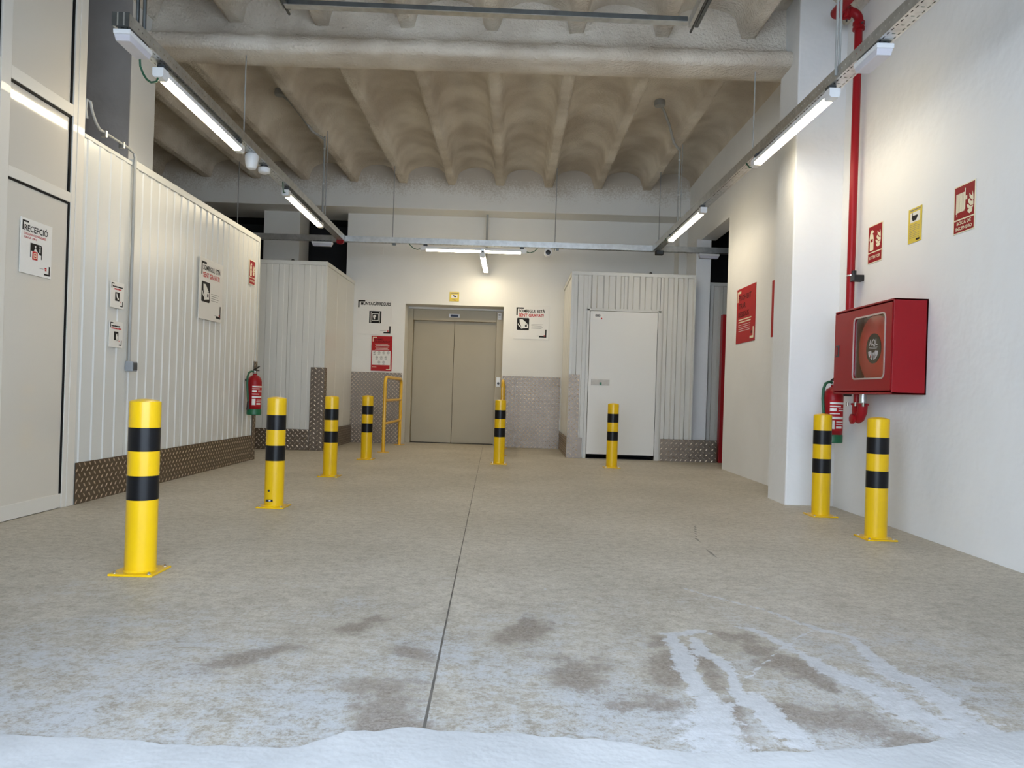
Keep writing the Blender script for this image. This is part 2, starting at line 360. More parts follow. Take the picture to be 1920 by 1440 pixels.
# beam: inverted T covered in sprayed foam
prof = [(6.80, 4.5), (6.78, 4.35), (6.78, 4.16), (6.76, 4.07), (6.70, 4.02), (6.63, 4.0), (6.595, 3.97), (6.585, 3.92), (6.60, 3.875), (6.65, 3.86), (6.74, 3.855), (6.84, 3.855), (6.94, 3.86), (7.0, 3.885), (7.015, 3.94), (6.99, 3.99), (6.93, 4.02), (6.89, 4.06), (6.88, 4.2), (6.87, 4.5)]
vs_, fs = [], []; nP = len(prof); xs = [-6.3 + .03 * i for i in range(int(9.2 / .03) + 1)]
for x in xs:
    for k, (y, z) in enumerate(prof):
        q = .016 * noise.noise((x * 5, k * .6, 3)) + .010 * noise.noise((x * 15, k * 1.1, 9)) + .03 * noise.noise((x * .7, 0, 5)) * (z < 4.0)
        vs_.append((x, y + q * (1 if y > 6.8 else -1) * .8, z + q * .6))
for i in range(len(xs) - 1):
    for k in range(nP - 1): fs.append((i * nP + k, i * nP + k + 1, (i + 1) * nP + k + 1, (i + 1) * nP + k))
b_ = MB().add(vs_, fs).build('beam', 'spray', ce)
for p in b_.data.polygons: p.use_smooth = True
box('roof_slab', 'grey_concrete', ce, -6.4, 3.2, 1.0, 12.6, 4.62, 4.7)

# ---- walls
def struct(name, label, cat, m, boxes, bevel=0):
    mb = MB()
    for b in boxes: mb.box(*b)
    return tag(mb.build(name, m, bevel=bevel), label, cat, kind='structure')
struct('wall_right', 'white painted masonry wall carrying the red hose cabinet', 'wall', 'white_wall',
       [(2.80, 3.05, 1.2, 6.46, -.05, 4.64)])
struct('wall_right_rear', 'white wall with the red warning board and dark opening beyond', 'wall', 'white_wall',
       [(2.73, 2.95, 6.88, 9.62, -.05, 4.64), (2.73, 2.95, 9.62, 11.08, 3.25, 4.64), (2.73, 2.87, 11.08, 12.4, -.05, 4.64)])
struct('column', 'white square column between wall and fire extinguisher', 'column', 'white_wall', [(2.385, 2.83, 6.45, 6.89, -.05, 4.64)], .012)
struct('column', 'grey fronted column behind the left corrugated partition', 'column', 'grey_concrete', [(-3.80, -3.372, 6.43, 6.44, -.05, 4.64)])
struct('column_side', 'white inner side of the grey fronted left column', 'column', 'back_wall', [(-3.80, -3.37, 6.44, 6.87, -.05, 4.64)])
struct('pillar', 'slim white pillar standing before the grey profiled sheets', 'pillar', 'white_wall', [(2.665, 2.885, 11.06, 11.30, 0, 3.26)], .008)
struct('pilaster', 'narrow white pilaster in the far right corner', 'pilaster', 'back_wall', [(2.60, 2.735, 11.95, 12.31, 0, 3.80)])
wb = empty('wall_back', (0, 12.3, 0), label='cream white back wall around the goods lift', cat='wall', kind='structure')
mb = MB()
for b in [(-2.79, -1.80, 12.3, 12.86, -.05, 3.8), (-1.80, -.18, 12.3, 12.86, 2.31, 3.8), (-.18, 2.75, 12.3, 12.86, -.05, 3.8), (-4.17, -3.58, 12.3, 12.86, -.05, 3.8)]: mb.box(*b)
mb.build('lower_face', 'back_wall', wb)
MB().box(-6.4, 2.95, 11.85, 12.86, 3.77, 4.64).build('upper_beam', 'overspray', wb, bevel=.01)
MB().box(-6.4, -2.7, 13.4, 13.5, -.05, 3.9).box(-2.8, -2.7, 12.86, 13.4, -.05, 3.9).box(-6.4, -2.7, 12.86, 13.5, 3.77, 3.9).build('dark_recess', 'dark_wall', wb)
struct('wall_left', 'plain wall behind the storage block on the far left', 'wall', 'back_wall', [(-6.5, -6.3, 1.2, 13.5, -.05, 4.64)])
struct('wall_front', 'inner face of the entrance wall around the open gateway', 'wall', 'white_wall',
       [(-6.4, -1.65, 1.05, 1.45, -.05, 4.64), (1.80, 3.05, 1.05, 1.45, -.05, 4.64), (-1.65, 1.80, 1.05, 1.60, 3.45, 4.64)])
struct('sky_blocker', 'unseen concrete slab added outside the gateway to block overhead sky', 'sky_blocker', 'grey_concrete', [(-6.4, 3.2, -3.0, 1.05, 3.5, 3.75)])  # unseen slab, added to hold overhead sky light off the front floor
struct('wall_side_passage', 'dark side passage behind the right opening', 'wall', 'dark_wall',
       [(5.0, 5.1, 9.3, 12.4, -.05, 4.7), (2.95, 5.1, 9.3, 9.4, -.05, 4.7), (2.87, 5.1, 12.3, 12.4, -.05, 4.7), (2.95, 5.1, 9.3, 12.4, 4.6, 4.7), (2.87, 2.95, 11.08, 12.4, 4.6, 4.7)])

# ---- tread plate with raised lozenges: plate mesh and one relief mesh
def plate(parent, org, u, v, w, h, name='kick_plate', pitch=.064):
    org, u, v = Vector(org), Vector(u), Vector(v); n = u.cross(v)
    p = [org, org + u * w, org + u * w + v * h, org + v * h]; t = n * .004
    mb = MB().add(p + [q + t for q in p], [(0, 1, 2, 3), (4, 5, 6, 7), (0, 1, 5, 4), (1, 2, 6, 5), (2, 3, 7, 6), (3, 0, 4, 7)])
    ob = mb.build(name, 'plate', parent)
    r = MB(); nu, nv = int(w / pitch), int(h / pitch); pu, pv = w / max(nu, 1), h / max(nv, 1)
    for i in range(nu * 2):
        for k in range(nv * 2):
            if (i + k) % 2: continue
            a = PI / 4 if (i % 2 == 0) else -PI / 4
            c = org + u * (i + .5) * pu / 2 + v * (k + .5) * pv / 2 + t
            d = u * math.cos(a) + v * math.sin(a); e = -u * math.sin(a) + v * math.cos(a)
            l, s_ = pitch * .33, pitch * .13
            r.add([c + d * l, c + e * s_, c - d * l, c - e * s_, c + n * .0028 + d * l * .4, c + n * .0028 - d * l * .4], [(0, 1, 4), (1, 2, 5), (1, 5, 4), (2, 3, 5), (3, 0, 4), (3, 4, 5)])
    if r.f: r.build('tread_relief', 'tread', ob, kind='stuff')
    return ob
plate(wb, (-2.72, 12.298, .0), (1, 0, 0), (0, 0, 1), .90, 1.165)
plate(wb, (-.165, 12.298, 0), (1, 0, 0), (0, 0, 1), .22, 1.175)
plate(wb, (.06, 12.298, 0), (1, 0, 0), (0, 0, 1), .73, 1.175)

# ---- profiled sheet panels
def sheet(parent, org, u, w, h, m, pitch=.145, depth=.010, top=.05, z0=0.0, name='panel'):
    org, u = Vector(org), Vector(u); n = Vector((u.y, -u.x, 0))
    s = []; k = 0; x = 0; sl_ = .016 if depth > .02 else .008; fl_ = (pitch - top - 2 * sl_) / 2
    while x < w - 1e-4:
        for dx, d in ((fl_, 0), (sl_, depth), (top, depth), (sl_, 0), (fl_, 0)):
            if not s: s.append((0, 0))
            x = min(w, x + dx); s.append((x, d))
            if x >= w: break
    vs_ = [];
    for a, d in s: q = org + u * a + n * d; vs_ += [(q.x, q.y, z0), (q.x, q.y, z0 + h)]
    m0 = len(vs_); q0, q1 = org - n * .04, org + u * w - n * .04
    vs_ += [(q0.x, q0.y, z0), (q0.x, q0.y, z0 + h), (q1.x, q1.y, z0), (q1.x, q1.y, z0 + h)]
    fs = [(2 * i, 2 * i + 2, 2 * i + 3, 2 * i + 1) for i in range(len(s) - 1)]
    fs += [(m0, m0 + 1, 1, 0), (m0 - 2, m0 - 1, m0 + 3, m0 + 2), (m0, m0 + 2, m0 + 3, m0 + 1)]
    me_ = MB().add(vs_, fs); ob = me_.build(name, m, parent); return ob

# left partition (long corrugated wall)
XP = -3.07; HB = 2.65
pw = empty('wall_partition', (XP, 5.27, 0), label='long off-white corrugated partition wall on the left', cat='wall', kind='structure')
y = 5.275
for wdt in (.665, 1.0, 1.0, 1.0): # +Y direction, facing +X
    sheet(pw, (XP - .012, y, 0), (0, 1, 0), wdt - .004, HB - .05, 'panel', pitch=.1555 if wdt < 1 else .1428, depth=.008, top=.055); y += wdt
YE = y
sheet(pw, (XP - .012, YE, 0), (-1, 0, 0), 2.9, HB - .05, 'panel', depth=.006)
box('backing', 'panel_trim', pw, XP - .10, XP - .055, 5.27, YE - .02, 0, HB - .03)
box('top_rail', 'panel_trim', pw, XP - .10, XP + .004, 5.945, YE + .006, HB - .055, HB + .005, .004)
box('top_rail', 'panel_trim', pw, XP - .10, XP - .002, 5.275, 5.935, HB - .05, HB - .02, .004)
box('end_trim', 'panel_trim', pw, XP - .05, XP + .003, YE - .03, YE + .006, 0, HB)
yy = 5.28
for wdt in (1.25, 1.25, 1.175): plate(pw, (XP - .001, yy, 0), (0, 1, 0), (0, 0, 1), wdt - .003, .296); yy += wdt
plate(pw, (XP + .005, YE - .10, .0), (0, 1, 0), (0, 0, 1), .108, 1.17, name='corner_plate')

# storage unit at the rear left
def unit_left():
    X1, Y0 = -2.64, 10.45
    r = empty('storage_unit', (X1, Y0, 0), label='off-white storage unit with tread-plate corner left of the lift', cat='storage unit')
    x = X1
    sheet(r, (X1 - .003 - .53, Y0 + .012, 0), (1, 0, 0), .50, HB - .05, 'panel', pitch=.17, depth=.007, top=.07)
    sheet(r, (X1 - .003 - 1.06 , Y0 + .012, 0), (1, 0, 0), .525, HB - .05, 'panel', pitch=.17, depth=.007, top=.07)
    sheet(r, (X1 - .003 - 3.2 , Y0 + .012, 0), (1, 0, 0), 2.135, HB - .05, 'panel', pitch=.17, depth=.007, top=.07)
    sheet(r, (X1 - .012, Y0 + .04, 0), (0, 1, 0), .62, HB - .05, 'panel', pitch=.62, depth=.003, top=.5)
    sheet(r, (X1 - .012, Y0 + .665, 0), (0, 1, 0), 1.18, HB - .05, 'panel', pitch=.59, depth=.003, top=.5)
    box('corner_trim', 'panel_trim', r, X1 - .032, X1 + .002, Y0 - .002, Y0 + .034, 0, HB, .003)
    box('top_trim', 'panel_trim', r, X1 - 3.2, X1 + .006, Y0 - .006, Y0 + .07, HB - .055, HB, .004)
    box('top_trim', 'panel_trim', r, X1 - .07, X1 + .006, Y0 + .07, 12.29, HB - .055, HB, .004)
    box('roof', 'panel_trim', r, X1 - 3.2, X1 - .08, Y0 + .08, 12.29, HB - .06, HB - .03)
    plate(r, (X1 - .185, Y0 - .002, 0), (1, 0, 0), (0, 0, 1), .19, 1.165, name='corner_plate')
    plate(r, (X1 + .003, Y0, 0), (0, 1, 0), (0, 0, 1), .14, 1.165, name='corner_plate')
    plate(r, (X1 - 1.2, Y0 - .001, 0), (1, 0, 0), (0, 0, 1), 1.012, .292)
    plate(r, (X1 + .002, Y0 + .143, 0), (0, 1, 0), (0, 0, 1), 1.69, .292)
unit_left()

# storage unit at the rear right, with its own hinged door
def unit_right():
    X0, Y0 = .80, 10.6
    r = empty('storage_unit', (X0, Y0, 0), label='grey profiled storage unit with a plain white door right of the lift', cat='storage unit')
    sheet(r, (X0 + .03, Y0 + .012, 0), (1, 0, 0), .205, HB - .05, 'sheet', pitch=.205, depth=.016, top=.07)
    for i in range(2): sheet(r, (X0 + .237 + i * .515, Y0 + .012, 0), (1, 0, 0), .511, .53 - .05, 'sheet', pitch=.1703, depth=.024, top=.06, z0=2.125)
    sheet(r, (2.069, Y0 + .012, 0), (1, 0, 0), .49, HB - .05, 'sheet', pitch=.14, depth=.028, top=.045)
    sheet(r, (2.889, 11.25, 0), (1, 0, 0), .60, HB - .05, 'sheet', pitch=.14, depth=.028, top=.045)
    sheet(r, (X0 + .012, 12.29, 0), (0, -1, 0), 1.66, HB - .05, 'panel', pitch=.145, depth=.004, top=.05)
    box('corner_trim', 'panel_trim', r, X0 - .003, X0 + .034, Y0 - .003, Y0 + .034, 0, HB, .003)
    box('top_trim', 'panel_trim', r, X0 - .006, 2.56, Y0 - .006, Y0 + .07, HB - .05, HB, .004)
    box('top_trim', 'panel_trim', r, 2.889, 3.5, 11.21, 11.29, HB - .05, HB, .004)
    sheet(r, (2.556, Y0 + .02, 0), (0, 1, 0), 1.65, HB - .05, 'sheet', pitch=.14, depth=.012, top=.045)
    box('top_trim', 'panel_trim', r, X0 - .006, X0 + .07, Y0 + .07, 12.29, HB - .05, HB, .004)
    box('roof', 'panel_trim', r, X0 + .07, 2.50, Y0 + .08, 12.29, HB - .06, HB - .03)
    box('door_frame', 'sheet', r, 1.03, 1.07, Y0 - .004, Y0 + .05, 0, 2.125, .003)
    box('door_frame', 'sheet', r, 2.04, 2.085, Y0 - .004, Y0 + .05, 0, 2.125, .003)
    box('door_frame', 'sheet', r, 1.03, 2.085, Y0 - .004, Y0 + .05, 2.10, 2.14, .003)
    box('threshold', 'black_plastic', r, 1.07, 2.04, Y0 + .05, Y0 + .5, -.01, .004)
    box('inner_void', 'dark_wall', r, 1.07, 2.04, Y0 + .5, Y0 + .52, 0, 2.1)
    d = box('door', 'door_white', r, 1.076, 2.034, Y0 - .008, Y0 + .03, .065, 2.095, .003)
    lk = box('lock_plate', 'brushed', d, 1.115, 1.375, Y0 - .013, Y0 - .008, 1.045, 1.125, .002)
    box('lock_keyhole', 'green', d, 1.235, 1.265, Y0 - .019, Y0 - .013, 1.045, 1.085, .001)
    box('number_tag', 'sign_white', d, 1.115, 1.265, Y0 - .012, Y0 - .008, 1.975, 2.055)
    plate(r, (X0 - .001, Y0 - .005, 0), (1, 0, 0), (0, 0, 1), .155, 1.185, name='corner_plate')
    plate(r, (X0 + .154, Y0 - .005, 0), (1, 0, 0), (0, 0, 1), .055, .29, name='kick_plate')
    plate(r, (X0 - .003, 12.29, 0), (0, -1, 0), (0, 0, 1), 1.69, .294)
    plate(r, (2.115, Y0 - .048, 0), (1, 0, 0), (0, 0, 1), .63, .315)
    plate(r, (2.748, Y0 - .048, 0), (1, 0, 0), (0, 0, 1), .17, .315)
    return r, d
unit_r, unit_door = unit_right()
dr = empty('door_3', (3.0, 10.6, 0), label='red fire door edge beside the dark side passage', cat='door', kind='structure')
box('frame_post', 'red', dr, 2.945, 3.02, 10.55, 10.66, 0, 2.10, .004)
box('leaf', 'red', dr, 3.02, 3.9, 10.58, 10.63, .01, 2.06)

# ---- reception partition: white aluminium frame with glossy panels
rp = empty('wall_reception', (XP, 3.0, 0), label='white aluminium framed reception partition with glossy infill panels', cat='wall', kind='structure')
zt = 4.30
box('corner_post', 'alu', rp, XP - .12, XP + .0, 5.185, 5.268, 0, zt, .003)
box('corner_post', 'alu', rp, XP - .12, XP - .004, 5.136, 5.183, 0, zt, .003)
bays = [(4.495, 5.13), (3.50, 4.40), (2.5, 3.405), (1.5, 2.405)]
for i, (a, b) in enumerate(bays):
    box('stile', 'alu', rp, XP - .10, XP - .002, a - .09, a, 0, zt, .003)
    for (z0, z1, nm) in ((2.775, 4.2, 'infill_panel'), (2.17, 2.692, 'infill_panel')):
        box(nm, 'alu_panel', rp, XP - .06, XP - .022, a + .004, b - .012, z0 + .004, z1 - .010)
        box('gasket', 'gasket', rp, XP - .07, XP - .012, b - .014, b + .002, z0, z1)
        if z1 < 3: box('gasket', 'gasket', rp, XP - .07, XP - .012, a, b, z1 - .014, z1)
    box('rail', 'alu', rp, XP - .10, XP - .004, a, b + .004, 2.692, 2.772, .003)
    box('rail', 'alu', rp, XP - .10, XP - .004, a, b + .004, 2.10, 2.168, .003)
    box('rail', 'alu', rp, XP - .10, XP - .004, a, b + .004, 4.2, zt, .003)
for i, (a, b) in enumerate(bays[1:]):
    box('rail', 'alu', rp, XP - .10, XP - .004, a, b, 0, .10, .003)
    box('infill_panel', 'alu_panel', rp, XP - .06, XP - .022, a + .004, b - .012, .10, 2.09)
    box('gasket', 'gasket', rp, XP - .07, XP - .012, b - .014, b + .002, .1, 2.10)
d2 = empty('door_2', (XP, 4.8, 0), label='glossy white reception door with black edge seal', cat='door', kind='structure')
box('leaf', 'alu_panel', d2, XP - .06, XP - .016, 4.498, 5.118, .10, 2.086)
box('seal', 'gasket', d2, XP - .07, XP - .010, 5.118, 5.135, .10, 2.10)
box('seal', 'gasket', d2, XP - .07, XP - .010, 4.497, 5.118, 2.086, 2.10)
box('bottom_rail', 'alu', d2, XP - .06, XP - .010, 4.497, 5.134, .004, .10, .003)

# ---- goods lift
lf = empty('door_1', (-1.0, 12.8, 0), label='beige grey goods lift with two closed door leaves', cat='lift', kind='structure')
YL = 12.78
box('frame_post', 'lift', lf, -1.80, -1.715, YL - .10, YL + .06, 0, 2.275, .003)
box('frame_post', 'lift', lf, -.30, -.18, YL - .10, YL + .06, 0, 2.275, .003)
box('header', 'lift', lf, -1.712, -.303, YL - .09, YL + .06, 2.085, 2.275, .003)
box('header_trim', 'back_wall', lf, -1.80, -.18, YL - .09, YL + .06, 2.278, 2.32)
box('door_leaf', 'lift', lf, -1.712, -1.022, YL, YL + .04, .012, 2.085, .002)
box('door_leaf', 'lift', lf, -1.016, -.303, YL + .002, YL + .042, .012, 2.085, .002)
box('sill', 'lift_dark', lf, -1.79, -.19, YL - .05, YL + .08, -.01, .010)
box('shaft_seal', 'lift_dark', lf, -1.80, -.18, YL + .05, YL + .08, 0, 2.3)
dp = box('display', 'lamp_white', lf, -1.11, -.93, YL - .10, YL - .09, 2.145, 2.205, .003)
box('display_screen', 'display', dp, -1.085, -.955, YL - .104, YL - .10, 2.156, 2.194)
cp = box('call_plate', 'lamp_white', lf, -.275, -.205, YL - .108, YL - .10, .995, 1.155, .003)
MB().lathe([(.021, 0), (.021, .01), (.015, .014)], (-.24, YL - .12, 1.05), 20, 'Y').build('call_button', 'black_plastic', cp, smooth=True)
nt_ = box('notice', 'sign_white', lf, -.285, -.222, YL - .104, YL - .10, 2.13, 2.245)
box('notice_text', 'ink_soft', nt_, -.272, -.236, YL - .106, YL - .104, 2.20, 2.222)
box('notice_text', 'ink_soft', nt_, -.272, -.240, YL - .106, YL - .104, 2.17, 2.18)

# ================================================================== SIGNS
def sgn(name, label, loc, face, w, h, m, cat='sign', group=None, t=.006):
    o = empty(name, loc, 0, label, cat, group)
    rz = {'back': 0, 'left': PI / 2, 'right': -PI / 2}[face]
    o.rotation_euler = (PI / 2, 0, rz)
    MB().box(-w / 2, w / 2, -h / 2, h / 2, 0, t).build('board', m, o, local=True, bevel=.001)
    o['t'] = t
    return o
def sr(o, u0, v0, u1, v1, m, name='mark', k=1):
    t = o['t']; return MB().box(u0, u1, v0, v1, t, t + .0009 * k).build(name, m, o, local=True)
def sp_(o, polys, m, name='pictogram', k=1):
    t = o['t']; mb = MB()
    for p in polys: mb.prism(p, t, t + .0009 * k)
    return mb.build(name, m, o, local=True)
def srects(o, rects, m, name='mark', k=1):
    t = o['t']; mb = MB()
    for u0, v0, u1, v1 in rects: mb.box(u0, u1, v0, v1, t, t + .0009 * k)
    return mb.build(name, m, o, local=True)
def txt(o, s, u, v, h, w, m, name='lettering', k=1, bold=.012, align='LEFT', t=None, rot=None):
    t = o['t'] if t is None else t
    cu = bpy.data.curves.new('t', 'FONT'); cu.body = s; cu.size = 1; cu.offset = bold; cu.resolution_u = 2
    ob = bpy.data.objects.new('t', cu); C.objects.link(ob); bpy.context.view_layer.update()
    dg = bpy.context.evaluated_depsgraph_get(); me = bpy.data.meshes.new_from_object(ob.evaluated_get(dg))
    bpy.data.objects.remove(ob); bpy.data.curves.remove(cu)
    co = np.array([v_.co for v_ in me.vertices]); mn, mx = co.min(0), co.max(0)
    capH = .70; sy = h / capH; sx = w / (mx[0] - mn[0]) if w else sy; wd = (mx[0] - mn[0]) * sx
    x0 = u if align == 'LEFT' else u - wd / 2
    for v_ in me.vertices: v_.co = ((v_.co.x - mn[0]) * sx + x0, v_.co.y * sy + v, t + .001 * k)
    me.materials.clear(); me.materials.append(M[m])
    ob = bpy.data.objects.new(name, me); C.objects.link(ob); ob.parent = o
    return ob
def corners(o, w, h, m1, a, b, th, inset=.02, inset2=None):
    i2 = inset2 if inset2 is not None else inset
    x0, y1 = -w / 2 + inset, h / 2 - inset; x1, y0 = w / 2 - i2, -h / 2 + i2
    for r in ([(x0, y1 - th, x0 + a, y1), (x0, y1 - b, x0 + th, y1 - th)], [(x1 - a, y0, x1, y0 + th), (x1 - th, y0 + th, x1, y0 + b)]): srects(o, r, m1, 'corner_mark')
def logo(o, w, h, s=.03, line=.10):
    x1, y0 = w / 2 - .05, -h / 2 + .045
    srects(o, [(x1 - s, y0 + s * .55, x1, y0 + s), (x1 - s * .8, y0, x1, y0 + s * .42)], 'red_text', 'logo')
    sr(o, x1 - s - line - .01, y0 + s * .40, x1 - s - .012, y0 + s * .55, 'ink_soft', 'fine_print')
def camera_icon(o, cx, cy, s):
    r = s * .08; sq = []
    for (sx, sy, a0) in ((1, 1, 0), (-1, 1, PI / 2), (-1, -1, PI), (1, -1, 1.5 * PI)):
        for q in range(4): a = a0 + q * PI / 6; sq.append((cx + sx * (s / 2 - r) + r * math.cos(a), cy + sy * (s / 2 - r) + r * math.sin(a)))
    sp_(o, [sq], 'ink', 'icon_tile')
    P = lambda pts: [(cx + (a - .5) * s, cy + (.5 - b) * s) for a, b in pts]
    sp_(o, [P([(.20, .12), (.46, .12), (.86, .46), (.62, .50), (.56, .86), (.34, .90), (.42, .82), (.30, .58), (.22, .40)][::-1]),
            P([(.06, .50), (.12, .46), (.22, .62), (.38, .74), (.40, .86), (.34, .88), (.32, .78), (.14, .66)][::-1]),
            P([(.60, .50), (.92, .50), (.92, .82), (.58, .86)][::-1])], 'sign_white', 'camera_pictogram', 2)
    sp_(o, [P([(.67, .57), (.82, .57), (.82, .73), (.67, .73)][::-1])], 'ink', 'lens_mark', 3)
def smile_sign(name, label, loc, face, w, h):
    o = sgn(name, label, loc, face, w, h, 'sign_white', group='white boards with black corner brackets')
    corners(o, w, h, 'ink', .12, .13, .022, .035, .035)
    txt(o, 'SOMRIGUI, ESTÀ', -w / 2 + .075, h / 2 - .115, .047, w * .75, 'ink', bold=.028)
    txt(o, 'SENT GRAVAT!', -w / 2 + .075, h / 2 - .185, .047, w * .72, 'red_text', bold=.028)
    camera_icon(o, -w / 2 + .15, -.03, .20)
    srects(o, [(.00, -.035 - i * .022, .19 - .02 * (i % 2), -.030 - i * .022) for i in range(4)], 'ink_soft', 'fine_print')
    logo(o, w, h); return o
YW = 12.298
smile_sign('cctv_notice_board', 'white smile-you-are-recorded board right of the lift', (.282, YW, 2.066), 'back', .575, .555)
smile_sign('cctv_notice_board', 'white smile-you-are-recorded board on the left corrugated partition', (XP + .004, 7.52, 1.822), 'left', .57, .60)
# goods lift board
o = sgn('lift_board', 'white MUNTACÀRREGUES board left of the lift', (-2.305, YW, 2.077), 'back', .585, .575, 'sign_white', group='white boards with black corner brackets')
corners(o, .585, .575, 'ink', .115, .12, .022, .02, .02)
txt(o, 'MUNTACÀRREGUES', -.225, .190, .048, .49, 'ink', bold=.032)
r_ = .02
sr(o, -.085, -.105, .115, .095, 'ink', 'icon_tile')
srects(o, [(-.060, -.095, -.052, .085), (.082, -.095, .090, .085), (-.04, .045, .07, .053), (-.04, -.063, .07, -.055), (-.04, -.055, -.033, .045), (.063, -.055, .07, .045)], 'sign_white', 'shaft_pictogram', 2)
sp_(o, [[(-.015, -.02), (.0, -.045), (.012, -.04), (.012, -.005), (.028, .0), (.028, .022), (.012, .033), (-.01, .03), (-.022, .012)]], 'sign_white', 'person_pictogram', 3)
logo(o, .585, .575)
# safety rules board
o = sgn('safety_rules_board', 'red safety rules board with white pictogram field above the tread plate', (-2.167, YW, 1.477), 'back', .342, .575, 'red_sign')
corners(o, .342, .575, 'cream', .07, .075, .012, .018, .02)
txt(o, 'NORMES', -.125, .215, .03, .15, 'ink_red'); txt(o, 'DE SEGURETAT', -.125, .178, .03, .26, 'ink_red')
srects(o, [(-.11 + .01 * (i % 2), .145 - i * .021, .10 + .012 * ((i * 2) % 3), .150 - i * .021) for i in range(5)], 'sign_white', 'fine_print')
sr(o, -.155, -.19, .148, .045, 'sign_white', 'pictogram_field')
for n_, yy, x0 in ((4, .012, -.115), (3, -.065, -.078), (2, -.145, -.038)):
    for i in range(n_):
        cx = x0 + i * .075
        ring = [[(cx + q * math.cos(a), yy + q * math.sin(a)) for q, a in ((.022, k * PI / 4), (.022, (k + 1) * PI / 4), (.016, (k + 1) * PI / 4), (.016, k * PI / 4))] for k in range(8)]
        sp_(o, ring + [[(cx - .009, yy - .009), (cx + .009, yy - .005), (cx + .004, yy + .010), (cx - .006, yy + .007)]], 'ink_soft', 'prohibition_pictogram', 2)
        sr(o, cx - .02, yy - .036, cx + .018, yy - .031, 'ink', 'caption', 2)
sr(o, -.15, -.228, -.08, -.222, 'cream', 'fine_print')
# small yellow notice above lift
o = sgn('camera_warning_sign', 'small square yellow camera notice above the lift', (-1.0, YW, 2.45), 'back', .158, .155, 'sign_yellow')
sr(o, -.05, -.025, .052, .035, 'sign_white', 'white_field'); sp_(o, [[(-.026, .012), (.010, -.014), (.03, -.004), (.026, .010), (-.018, .022)]], 'ink', 'camera_pictogram', 2)
sr(o, -.065, .05, .065, .062, 'ink_soft', 'heading'); sr(o, -.03, -.052, .02, -.046, 'ink_soft', 'fine_print'); sr(o, -.01, -.064, .03, -.058, 'red_text', 'fine_print')
sgn('wall_label', 'small blank white card on the back wall under the cable tray', (-2.22, YW, 3.17), 'back', .06, .12, 'sign_white')
# reception board
o = sgn('reception_board', 'white RECEPCIÓ board with black corner marks on the glossy door', (XP - .012, 4.787, 1.715), 'left', .315, .345, 'sign_white', group='white boards with black corner brackets')
corners(o, .315, .345, 'ink', .06, .062, .011, .014, .016)
txt(o, 'RECEPCIÓ', -.125, .095, .038, .235, 'ink', bold=.018)
txt(o, 'DILLUNS A DIVENDRES', -.125, .070, .014, .215, 'red_text'); txt(o, '10H A 19H', -.125, .048, .014, .12, 'red_text')
sp_(o, [[(-.062, -.062), (-.055, -.062), (-.055, -.022), (-.028, -.020), (-.010, .0), (.012, -.02), (.034, -.036), (.048, -.036), (.048, -.062), (.055, -.062), (.055, .018), (.045, .028), (-.062, .028)][::-1]], 'ink', 'desk_pictogram')
for nm_, q_ in (('clerk_body', [(-.026, -.02), (-.018, .0), (-.008, .0), (.0, -.02)]), ('clerk_head', [(-.020, .004), (-.020, .016), (-.007, .016), (-.007, .004)]), ('info_stem', [(.028, -.022), (.028, .004), (.038, .004), (.038, -.022)]), ('info_dot', [(.028, .009), (.028, .02), (.038, .02), (.038, .009)])): sp_(o, [q_[::-1]], 'sign_white', nm_, 2)
sr(o, -.040, -.075, .010, -.022, 'red_text', 'red_box', 2); srects(o, [(-.030, -.066, .000, -.062), (-.030, -.036, .000, -.032), (-.030, -.062, -.026, -.036), (-.004, -.062, .0, -.036), (-.022, -.052, -.008, -.046)], 'cream', 'box_logo', 3)
logo(o, .315, .345, .020, .045)
# two small boards beside the conduit
for lb, z, dark in (('upper small white instruction board beside the grey switch conduit', 1.545, 0), ('lower small white instruction board beside the grey switch conduit', 1.243, 1)):
    o = sgn('instruction_board', lb, (XP + .0, 5.755, z), 'left', .195, .20, 'sign_white', group='white boards with black corner brackets')
    corners(o, .195, .20, 'ink', .04, .042, .008, .010, .016)
    srects(o, [(-.07 + i * .021, .058, -.07 + i * .021 + .018, .068) for i in range(7 if not dark else 6)], 'ink', 'lettering')
    srects(o, [((-.045 if not dark else -.07) + i * .021, .040, (-.045 if not dark else -.07) + i * .021 + .017, .050) for i in range(5 if not dark else 7)], 'red_text', 'lettering')
    sr(o, -.032, -.045, .030, .022, 'ink', 'icon_tile')
    sp_(o, [[(-.016, .012), (-.006, .012), (.002, -.012), (.018, -.022), (.020, -.034), (.004, -.034), (-.012, -.014)][::-1]] if not dark else [[(.004, .006), (.012, .006), (.014, -.010), (.024, -.016), (.022, -.04), (.004, -.04), (-.006, -.022)][::-1]], 'sign_white', 'hand_pictogram', 2)
    logo(o, .195, .20, .010, .02)
